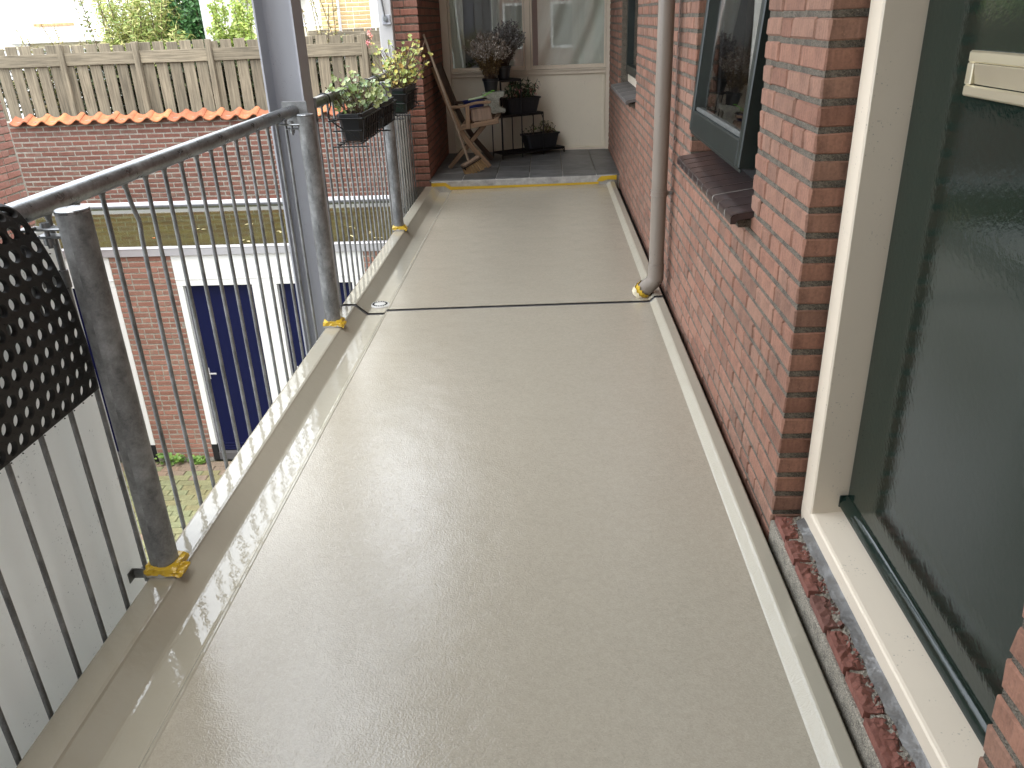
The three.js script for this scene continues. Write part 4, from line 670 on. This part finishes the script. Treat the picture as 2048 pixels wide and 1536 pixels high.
{ const [x, y, z] = onStand(0.29, 0.44, -0.1);
  trough('black ribbed trough of dark green fuchsia with red flowers on the middle shelf', 'flower trough', [x, y, z], SA + Math.PI / 2, [0.4, 0.165, 0.15], M.pot, (t, L, W, H) => {
    const f = new Leaves(431), r = f.r, st = [], fl = new Leaves(432);
    for (let i = 0; i < 26; i++) { const b = V3((r() - 0.5) * W * 0.6, H - 0.02, (r() * 1.0 - 0.5) * L * 0.8), top = b.clone().add(V3((r() - 0.5) * 0.2, 0.08 + 0.13 * r(), (r() - 0.45) * 0.2)); st.push(tube([b, b.clone().lerp(top, 0.5).add(V3(0, 0.02, 0)), top], 0.0022, 6, 5)); for (let k = 0; k < 11; k++) f.blade(b.clone().lerp(top, 0.3 + 0.75 * r()), V3((r() - 0.5) * 2, (r() - 0.7) * 1.3, (r() - 0.5) * 2).normalize(), V3(0.1, 1, 0.2), 0.045 + 0.02 * r(), 0.022, mixc([[0.03, 0.075, 0.022], [0.05, 0.1, 0.03], [0.02, 0.05, 0.018]], r)); if (r() < 0.55) for (let k = 0; k < 5; k++) fl.blade(top.clone().add(V3((r() - 0.5) * 0.05, -0.03 - 0.05 * r(), (r() - 0.5) * 0.05)), V3((r() - 0.5) * 0.8, -1, (r() - 0.5) * 0.8).normalize(), V3(1, 0, 0), 0.026, 0.008, mixc([[0.5, 0.05, 0.05], [0.6, 0.18, 0.2], [0.75, 0.6, 0.58]], r)); }
    mesh('stems', st, M.stem, t); mesh('foliage', f.geo(), M.leaf, t).userData.kind = 'stuff'; mesh('flowers', fl.geo(), M.leaf, t);
  }); }
{ const [x, y, z] = onStand(0.52, 0.066, -0.1);
  trough('black ribbed trough of wilting yellowed leaves on the lowest shelf', 'flower trough', [x, y, z], SA + Math.PI / 2, [0.4, 0.165, 0.15], M.pot, geranium(441, { h: 0.14, spread: 0.14, n: 60, R: [0.01, 0.018], cols: [[0.2, 0.17, 0.05], [0.3, 0.22, 0.1], [0.1, 0.14, 0.04], [0.14, 0.18, 0.05]], stems: 14 })); }

// ---------------------------------------------------------------- courtyard, shed, garden wall, fence
const GY = -3.23, SZ = -8.12;
struct('ground', (() => { const g = new THREE.PlaneGeometry(160, 160); g.rotateX(-Math.PI / 2); return uvBox(at(g, 0, GY - 0.045, 0)); })(), mat({ color: RGB(0.15, 0.14, 0.1), map: T.mortar, roughness: 1 }));
{
  const d = thing('paving'); d.userData.kind = 'structure'; const r = rng(501), list = [];
  const mossy = tones([0.26, 0.25, 0.125], 6, 502, 0.12, T.brick), red = tones([0.29, 0.205, 0.14], 4, 503, 0.12, T.brick), mats = [...mossy, ...red];
  for (let j = 0; j < 34; j++) for (let i = 0; i < 20; i++) { const z = SZ + 0.06 - 0.0 + j * 0.104, x = -5.6 + i * 0.207 + (j % 2) * 0.1; list.push({ p: [x, GY - 0.03 + (r() - 0.5) * 0.006, z + 0.02], s: [0.2, 0.06, 0.098], red: r() < [0.9, 0.8, 0.6, 0.25, 0.1, 0.03][Math.min(j, 5)] }); }
  for (const [set, pick] of [[red, true], [mossy, false]]) layBricks(d, list.filter((b) => b.red === pick), set, M.brickStuff, r, { name: 'paver', stuffName: 'pavers', jit: 0.003, c: 0.006, max: 150 });
  mesh('bedding', span(-5.8, -1.3, GY - 0.08, GY - 0.012, SZ, -4.4), mat({ color: RGB(0.12, 0.115, 0.05), map: T.mortar, roughness: 1 }), d);
}
{
  const t = thing('storage_shed', 'low brick storage shed with blue doors, white frames and a wet flat roof', 'shed'), r = rng(511);
  const shedMortar = mat({ color: RGB(0.48, 0.43, 0.35), map: T.mortar, bumpMap: T.mortarB, bumpScale: 0.004, roughness: 0.95 });
  const wall = new THREE.Group(); wall.name = 'wall'; t.add(wall); const list = [], piers = [[-4.69, -4.012], [-1.95, -1.2], [-7.6, -6.95]];
  for (const [a, b] of piers.slice(0, 2)) for (const k of courses(a, b, GY, -0.735, { phase: -0.735, bed: 0.014, gap: 0.012, bond: 'wild', r })) list.push({ p: [k.u, k.v, SZ - 0.05 + (r() - 0.5) * 0.004], s: [Math.round(k.L * 200) / 200, k.h, 0.1], r: [0, 0, (r() - 0.5) * 0.012] });
  layBricks(wall, list, tones([0.32, 0.15, 0.105], 7, 512, 0.14, T.brickOld), M.brickOldStuff, r);
  for (const g of [...piers.map(([a, b]) => span(a + 0.003, b - 0.003, GY - 0.1, -0.737, -10.4, SZ - 0.003, 0.001)), span(-9, -6.95, GY - 0.1, -0.74, -10.4, SZ - 0.02), span(-1.2, 0, GY - 0.1, -0.74, -10.4, SZ - 0.03)]) mesh('mortar_bed', g, shedMortar, wall);
  mesh('roof_trim', [span(-9, 0, -0.738, -0.652, SZ - 0.02, SZ + 0.02, 0.004), span(-9, 0, -0.66, -0.648, SZ - 0.06, SZ + 0.024, 0.003)], M.alu, t);
  mesh('roof_deck', span(-9, 0, -0.85, -0.7, -10.5, SZ - 0.021), M.concrete, t);
  const bays = [[-4.012, -3.945, -3.19, -2.92, -2.1, -1.95], [-6.95, -6.85, -6.0, -5.62, -4.759, -4.69]];
  const doors = ['blue', 'blue'];
  for (const [a, d0, d1, e0, e1, b] of bays) {
    mesh('frame', [span(a, b, -1.075, -0.737, SZ - 0.06, SZ - 0.002, 0.002), span(a, d0, -3.02, -1.075, SZ - 0.06, SZ - 0.004, 0.003), span(d1, e0, -3.02, -1.075, SZ - 0.06, SZ - 0.004, 0.003), span(e1, b, -3.02, -1.075, SZ - 0.06, SZ - 0.004, 0.003), span(a, b, -1.005, -0.995, SZ - 0.01, SZ + 0.003, 0.001), span(d1 + 0.06, d1 + 0.065, -3.02, -1.0, SZ - 0.01, SZ - 0.001, 0.001)], M.white, t);
    for (const [p, q] of [[a, d0], [d1, e0], [e1, b]]) mesh('frame_foot', span(p, q, GY, -3.02, SZ - 0.06, SZ - 0.002, 0.003), M.black, t);
    for (const [p, q] of [[d0, d1], [e0, e1]]) {
      const D = new THREE.Group(); D.name = 'door'; t.add(D);
      mesh('door_leaf', [span(p + 0.012, q - 0.012, -3.13, -1.085, SZ - 0.1, SZ - 0.06, 0.003), ...[0, 1, 2].map((k) => span(p + 0.03, q - 0.03, -3.115 + k * 0.035, -3.095 + k * 0.035, SZ - 0.06, SZ - 0.05, 0.003))], M.blue, D);
      mesh('stop', [span(p, p + 0.012, -3.13, -1.075, SZ - 0.1, SZ - 0.03, 0.001), span(q - 0.012, q, -3.13, -1.075, SZ - 0.1, SZ - 0.03, 0.001)], M.alu, D);
      mesh('handle', [rod(V3(p + 0.06, -2.115, SZ - 0.06), V3(p + 0.06, -2.115, SZ - 0.01), 0.008), bar(V3(p + 0.05, -2.115, SZ - 0.01), V3(p + 0.17, -2.115, SZ - 0.01), 0.02, 0.012, V3(0, 0, 1)), box(0.03, 0.14, 0.006, p + 0.06, -2.13, SZ - 0.057)], M.alu, D);
      mesh('threshold', span(p, q, GY, -3.13, SZ - 0.12, SZ - 0.01, 0.004), M.joint, D);
    }
  }
  mesh('backing', span(-6.95, -4.69, GY, -0.75, -8.5, -8.3), M.black, t); mesh('backing', span(-4.012, -1.95, GY, -0.75, -8.5, -8.3), M.black, t);
}
struct('water', (() => { const g = new THREE.PlaneGeometry(9, 2.36); g.rotateX(-Math.PI / 2); return uvBox(at(g, -4.5, -0.695, -9.3)); })(), M.roofing);
{ // leaves lying on the wet roof
  const q = rng(541), spots = [[-4.43, -8.72, 1], [-2.62, -8.55, 0], [-2.42, -8.4, 0], [-2.0, -8.75, 0], [-2.3, -9.0, 0], [-3.1, -8.9, 0], [-3.55, -9.3, 0], [-2.2, -8.62, 0], [-2.75, -9.25, 0], [-1.9, -8.5, 0], [-3.35, -8.5, 0], [-4.1, -9.1, 0]];
  const lm = mat({ color: RGB(1, 1, 1), vertexColors: true, roughness: 0.7, side: THREE.DoubleSide }), where = ['left of the near railing post', 'just right of the column, nearest the trim', 'beside the trim below the third baluster', 'under the rail at the far right', 'right of the column half way up the roof', 'left of the column', 'far left of the column', 'near the trim right of the column', 'close to the column at mid roof', 'at the right end by the trim', 'beside the trim left of the column', 'at the left third of the roof'];
  spots.forEach(([x, z, o], i) => { const f = new Leaves(550 + i); for (let k = 0; k < (o ? 1 : 2); k++) f.blade(V3(k * 0.05, 0.004, k * 0.02), V3(Math.cos(q() * 6), 0.05, Math.sin(q() * 6)).normalize(), V3(0, 1, 0), 0.06, 0.03, o ? RGB(0.6, 0.16, 0.03) : RGB(0.5, 0.42, 0.22), 0.1); const t = thing('fallen_leaf', o ? 'orange leaf fallen on the wet shed roof' : 'pale dead leaf fallen on the wet shed roof', 'leaf', [x, -0.694, z]); if (!o) t.userData.group = 'pale leaves on the wet shed roof'; mesh('blade', f.geo(), lm, t); });
}
{
  const t = thing('garden_wall', 'red brick garden wall topped with orange pantiles behind the shed roof', 'wall'), r = rng(521), list = [], WZ = -10.45;
  for (const k of courses(-6.9, -1.2, -0.64, 0.43, { phase: 0.43 - 0.0625 * 30, pitch: 0.0625, bed: 0.0145, gap: 0.014, len: 0.222, head: 0.111, bond: 'half', r })) list.push({ p: [k.u, k.v, WZ - 0.05 + (r() - 0.5) * 0.004], s: [Math.round(k.L * 200) / 200, k.h, 0.1] });
  layBricks(t, list, tones([0.23, 0.098, 0.07], 8, 522, 0.14, T.brickOld), M.brickOldStuff, r);
  mesh('mortar_bed', span(-8, 0, -1, 0.43, WZ - 0.22, WZ - 0.003), mat({ color: RGB(0.48, 0.43, 0.36), map: T.mortar, bumpMap: T.mortarB, bumpScale: 0.004, roughness: 0.95 }), t);
  mesh('flashing', [span(-8, -1.2, -0.672, -0.622, WZ - 0.01, WZ + 0.012, 0.004)], mat({ color: RGB(0.8, 0.79, 0.81), map: T.speck, roughness: 0.6 }), t);
  mesh('upstand', [span(-8, -1.2, -0.75, -0.672, WZ - 0.01, WZ + 0.03, 0.006)], mat({ color: RGB(0.12, 0.12, 0.12), map: T.blotch, roughness: 0.8 }), t);
  const prof = (x) => { const u = ((x / 0.225) % 1 + 1) % 1; return u < 0.68 ? -0.034 * Math.sin(u / 0.68 * Math.PI) : 0.02 * Math.sin((u - 0.68) / 0.32 * Math.PI); }, tm = [0.8, 0.95, 1.08].map((k, i) => { const m = M.terracotta.clone(); m.color.setRGB(0.52 * k, 0.165 * k + i * 0.012, 0.072 * k); return m; });
  for (let i = 0, x = -6.84; x < -1.2; x += 0.2285, i++) {
    const N = 14, out = [], th = 0.013, P = (a, b, d) => { const s = 0.17 * (1 - b); return [a * 0.236 / N, prof(a * 0.225 / N) + 0.003 * a / N + s * 0.42 - d, -s + 0.01]; };
    const quad = (a, b, c, d) => out.push(...a, ...b, ...c, ...a, ...c, ...d);
    for (let a = 0; a < N; a++) { quad(P(a, 1, 0), P(a + 1, 1, 0), P(a + 1, 0, 0), P(a, 0, 0)); quad(P(a, 1, th), P(a, 0, th), P(a + 1, 0, th), P(a + 1, 1, th)); quad(P(a, 1, 0), P(a, 1, th), P(a + 1, 1, th), P(a + 1, 1, 0)); }
    quad(P(0, 1, 0), P(0, 0, 0), P(0, 0, th), P(0, 1, th)); quad(P(N, 1, 0), P(N, 1, th), P(N, 0, th), P(N, 0, 0));
    const m = mesh('roof_tile', uvBox(tris(out), r(), r()), tm[Math.floor(r() * 3)], t); m.position.set(x, 0.43 + (r() - 0.5) * 0.006, WZ + 0.05); m.rotation.y = (r() - 0.5) * 0.03; m.rotation.z = (r() - 0.5) * 0.02; m.material.side = THREE.DoubleSide;
  }
}
function woodFence(label, x0, x1, z, yb, yt, pitch, W, posts, rails, seed, lowGap) {
  const t = thing('wooden_fence', label, 'fence', [0, 0, z]), r = rng(seed), ms = [0.8, 0.92, 1, 1.1].map((k) => { const m = M.fence.clone(); m.color.multiplyScalar(k); return m; });
  for (let x = x0; x < x1; x += pitch) { const h = yt - yb + (r() - 0.5) * 0.03, m = mesh('board', chamfer(W * (0.97 + 0.06 * r()), h, 0.018, 0.003, 0.0015, r), ms[Math.floor(r() * 4)], t); m.position.set(x + W / 2, yb + h / 2, -0.03 + (r() - 0.5) * 0.006); m.rotation.z = (r() - 0.5) * 0.008; }
  if (lowGap) mesh('kickboard', at(chamfer(x1 - x0, 0.12, 0.02, 0.003, 0.001, r, true), (x0 + x1) / 2, yb + 0.05, -0.052), ms[0], t);
  for (const [y0, y1] of rails) for (let i = 0; i <= posts.length; i++) { const a = i ? posts[i - 1] + 0.037 : x0, b = i < posts.length ? posts[i] - 0.037 : x1; mesh('rail', at(chamfer(b - a, y1 - y0, 0.022, 0.003, 0.001, r, true), (a + b) / 2, (y0 + y1) / 2, -0.008), ms[1 + (i % 3)], t); }
  for (const x of posts) mesh('post', at(chamfer(0.068, yt - yb + 0.02, 0.068, 0.005, 0.002, r), x, (yt + yb) / 2 + 0.008, 0.005), ms[2], t);
}
woodFence('weathered grey timber board fence with posts standing behind the orange tiles', -7.2, -1.35, -10.72, 0.3, 1.302, 0.1735, 0.142, [-6.13, -5.155, -4.215, -3.24, -2.25], [[1.068, 1.214]], 531, true);
woodFence('second lower board fence farther back at the right, before the yellow brick house', -3.4, -1.4, -12.4, 0.2, 1.36, 0.165, 0.15, [], [[1.25, 1.33]], 532, false);
{ // the brick wing at the left edge of the picture
  const t = thing('brick_wing', 'corner of a taller red brick building at the left edge of the picture', 'building'), r = rng(561), list = [], x = -5.33, z = -8.07;
  for (const k of courses(0, 1.5, -0.5, 1.3, { pitch: 0.07, phase: 0, bed: 0.012, gap: 0.011, len: 0.22, head: 0.11, bond: 'wild', r })) list.push({ p: [x - 0.05 + (r() - 0.5) * 0.006, k.v, z + k.u], s: [0.1, k.h, Math.round(k.L * 200) / 200], r: [0, 0, (r() - 0.5) * 0.02] });
  layBricks(t, list, tones([0.34, 0.155, 0.115], 7, 562, 0.16, T.brickOld), M.brickOldStuff, r, { jit: 0.003 });
  mesh('mortar_bed', [span(-9, x - 0.006, -0.6, 1.35, -5.5, z - 0.004)], mat({ color: RGB(0.4, 0.36, 0.29), map: T.mortar, bumpMap: T.mortarB, bumpScale: 0.004, roughness: 0.95 }), t);
  mesh('upper_wall', [span(-9, x, 1.3, 1.62, -5.0, z, 0.002), span(-9, x, GY, -0.5, -5.5, z + 0.004, 0.002)].map((g) => g), mat({ color: RGB(0.32, 0.15, 0.11), map: T.brickOld, roughness: 0.9 }), t);
}
// ---------------------------------------------------------------- gardens beyond the fence
function shrub(name, label, cat, x, z, yb, w, h, n, L, W, cols, seed, { stems = 12, wisp = 0.3, upright = 0.5, depth = 0.5 } = {}) {
  const t = thing(name, label, cat, [x, yb, z]), f = new Leaves(seed), r = f.r, st = [];
  const lines = Array.from({ length: stems }, () => { const b = V3((r() - 0.5) * w * 0.6, 0, (r() - 0.5) * depth), top = V3(b.x + (r() - 0.5) * w * 0.75, h * (0.55 + 0.45 * r()), b.z + (r() - 0.5) * depth); const mid = b.clone().lerp(top, 0.5); mid.x += (r() - 0.5) * 0.1; return new THREE.CatmullRomCurve3([b, mid, top]); });
  for (const c of lines) st.push(tube([c.getPoint(0), c.getPoint(0.5), c.getPoint(1)], 0.005, 6, 5));
  for (let i = 0; i < n; i++) { const c = lines[Math.floor(r() * stems)], u = 0.1 + 0.92 * Math.pow(r(), 0.8), p = c.getPoint(Math.min(1, u)).addScaledVector(f.dir(), wisp * w * 0.5 * Math.cbrt(r()) * (1.05 - 0.6 * u)), d = f.dir(); d.y = d.y * (1 - upright) + upright * (r() - 0.25); f.blade(p, d.normalize(), V3(d.z, 1, -d.x).normalize(), L * (0.6 + 0.7 * r()), W * (0.7 + 0.6 * r()), mixc(cols, r)); }
  mesh('stems', st, M.stem, t); mesh('foliage', f.geo(), M.leaf, t).userData.kind = 'stuff'; return t;
}
const bamboo = [[0.34, 0.4, 0.1], [0.46, 0.47, 0.15], [0.22, 0.32, 0.07], [0.5, 0.44, 0.18]], ivy = [[0.07, 0.2, 0.05], [0.14, 0.3, 0.09], [0.05, 0.12, 0.04]], lime = [[0.42, 0.52, 0.1], [0.52, 0.57, 0.18], [0.3, 0.42, 0.09]], straw = [[0.42, 0.36, 0.16], [0.34, 0.36, 0.12], [0.5, 0.4, 0.18]];
shrub('bamboo_clump', 'large green bamboo clump rising behind the middle of the fence', 'bamboo', -5.5, -11.6, 0.3, 1.05, 1.72, 15000, 0.085, 0.019, bamboo, 601, { stems: 60, wisp: 0.36, upright: 0.25 });
shrub('bamboo_clump', 'thin yellowish bamboo shoots above the left end of the fence', 'bamboo', -6.55, -11.4, 0.3, 1.2, 1.3, 2600, 0.07, 0.013, straw, 602, { stems: 26, wisp: 0.2 });
shrub('leafy_shrub', 'sparse tall twig with reddish leaves at the left of the bamboo clump', 'shrub', -6.1, -11.7, 0.3, 0.7, 2.1, 420, 0.07, 0.03, [[0.2, 0.24, 0.07], [0.34, 0.24, 0.12], [0.16, 0.22, 0.06]], 603, { stems: 7, wisp: 0.25 });
shrub('ivy_bush', 'dark green ivy bush between the bamboo and the white pillar', 'bush', -5.12, -12.3, 0.3, 0.72, 1.85, 9000, 0.065, 0.055, ivy, 604, { stems: 40, wisp: 0.36, upright: 0.1 });
shrub('leafy_shrub', 'bright lime green shrub between the white pillar and the grey column', 'shrub', -4.17, -11.8, 0.3, 0.56, 1.62, 7000, 0.06, 0.03, lime, 605, { stems: 36, wisp: 0.34, upright: 0.2 });
shrub('young_plant', 'spindly young stems with few leaves right of the grey column', 'plant', -2.85, -11.5, 0.3, 0.9, 1.55, 420, 0.055, 0.022, straw, 606, { stems: 9, wisp: 0.1, upright: 0.7 });
shrub('hedge', 'low dark hedge seen through the gaps of the board fence', 'hedge', -4.6, -11.32, 0.2, 5.9, 1.06, 30000, 0.07, 0.04, [[0.07, 0.1, 0.03], [0.14, 0.16, 0.05], [0.035, 0.045, 0.02], [0.05, 0.04, 0.02]], 607, { stems: 150, wisp: 0.05, upright: 0.2, depth: 0.28 });
for (const [x, s, label] of [[-4.5, 0.13, 'green weed at the foot of the brick pier beside the shed door'], [-4.18, 0.08, 'smaller green weed at the right foot of the shed pier']]) {
  const t = thing('weed', label, 'weed', [x, GY + 0.005, SZ + 0.05]), f = new Leaves(Math.round(700 + s * 100)), r = f.r; for (let k = 0; k < 60; k++) f.round(V3((r() - 0.5) * s * 2.6, 0.01 + r() * s * 0.8, (r() - 0.3) * s * 0.9), V3(r() - 0.5, 1, r() - 0.2).normalize(), 0.022 * (0.6 + r()), mixc([[0.1, 0.22, 0.03], [0.2, 0.32, 0.06]], r)); mesh('foliage', f.geo(), M.leaf, t).userData.kind = 'stuff';
}
{
  const t = thing('white_house', 'long white rendered house far behind the fence, blown out by the light', 'house', [0, 0, -17]);
  mesh('wall', [span(-22, -3.9, 1.45, 7, -3, 0), span(-22, -3.9, -1, 1.2, -3, -0.02)], M.render, t);
  mesh('plinth', span(-22, -3.9, 1.2, 1.42, -3, 0.03), mat({ color: RGB(0.75, 0.68, 0.5), roughness: 0.9 }), t);
  mesh('timber_lintel', span(-10.1, -9.3, 1.6, 1.655, 0, 0.08, 0.01), mat({ color: RGB(0.62, 0.36, 0.18), map: T.wood, roughness: 0.8 }), t);
  mesh('ledge', [span(-10.6, -7.9, 1.3, 1.345, 0.03, 0.3, 0.01), tube([[-10.6, 1.5, 0.2], [-10.58, 1.36, 0.2], [-10.45, 1.3, 0.2], [-10.2, 1.28, 0.2]], 0.04, 20, 8)], M.white, t);
  mesh('balcony_slab', span(-6.1, -4.6, 1.98, 2.12, 0, 0.6), mat({ color: RGB(0.55, 0.5, 0.38), roughness: 0.9 }), t);
  mesh('downpipe', rod(V3(-4.05, -1, 0.1), V3(-4.05, 6, 0.1), 0.05), M.alu, t);
}
{ const t = thing('white_pillar', 'round white pillar standing between the ivy and the lime green shrub', 'pillar', [-4.6, -1, -12.0]); mesh('shaft', rod(V3(0, 0, 0), V3(0, 4.5, 0), 0.135, 0.135, 24), M.render, t); }
{
  const t = thing('yellow_brick_house', 'yellow brick house wall with a white window frame behind the second fence', 'house', [0, 0, -14.6]), r = rng(571), list = [];
  for (const k of courses(-3.75, -2.9, 1.0, 2.1, { pitch: 0.065, bed: 0.014, gap: 0.012, len: 0.22, head: 0.11, bond: 'wild', r })) list.push({ p: [k.u, k.v, -0.05], s: [Math.round(k.L * 200) / 200, k.h, 0.1] });
  layBricks(t, list, tones([0.62, 0.42, 0.2], 6, 572, 0.15, T.brickOld), M.brickOldStuff, r, { max: 150 });
  mesh('mortar_bed', span(-3.76, 1, -1, 5, -0.5, -0.006), mat({ color: RGB(0.72, 0.66, 0.52), roughness: 0.9 }), t);
  const w = new THREE.Group(); w.name = 'window'; t.add(w); mesh('frame', [span(-2.9, -2.76, 0.6, 3, -0.02, 0.05), span(-2.62, -2.56, 0.6, 3, -0.02, 0.05)], M.white, w); mesh('pane', span(-2.76, -2.62, 0.6, 3, -0.02, 0.01), phys({ color: RGB(0.12, 0.13, 0.13), roughness: 0.05 }), w);
  mesh('drain_pipe', rod(V3(-3.42, 0, 0.08), V3(-3.42, 3, 0.08), 0.025), M.alu, t);
}
{ // behind the camera, seen only in the panes: the other end of the courtyard
  const t = thing('brick_house', 'brick house with white windows closing the other end of the courtyard', 'house', [0, 0, 13]);
  mesh('wall', span(-9, 3, GY, 4.5, 0, 0.4), mat({ color: RGB(0.3, 0.15, 0.11), map: T.brickOld, roughness: 0.9 }), t);
  for (const [x, y] of [[-3.2, 0.4], [-1.0, 0.4], [0.7, 0.4], [-5.4, 0.4], [-3.2, 2.6], [-1, 2.6]]) { const w = new THREE.Group(); w.name = 'window'; t.add(w); mesh('frame', [span(x - 0.5, x - 0.42, y, y + 1.5, -0.05, 0), span(x + 0.42, x + 0.5, y, y + 1.5, -0.05, 0), span(x - 0.42, x + 0.42, y, y + 0.08, -0.05, 0), span(x - 0.42, x + 0.42, y + 1.42, y + 1.5, -0.05, 0)], M.white, w); mesh('pane', span(x - 0.42, x + 0.42, y + 0.08, y + 1.42, -0.02, 0), phys({ color: RGB(0.03, 0.035, 0.04), roughness: 0.03 }), w); }
}
{ // an added, unseen tower behind the viewer on the left: it takes the light off faces that look back along the walkway
  const t = thing('light_blocker', 'added pale grey tower beside the walkway behind the viewer', 'blocker', [-3.4, GY, 3.4]);
  mesh('wall', span(-2.2, 2.0, 0, 8, -2.0, 3), mat({ color: RGB(0.5, 0.5, 0.47), map: T.blotch, roughness: 0.9 }), t);
}
hColumn('grey steel column behind the camera, mirrored in the panes', -1.232, 3.95);

renderer.render(scene, camera);
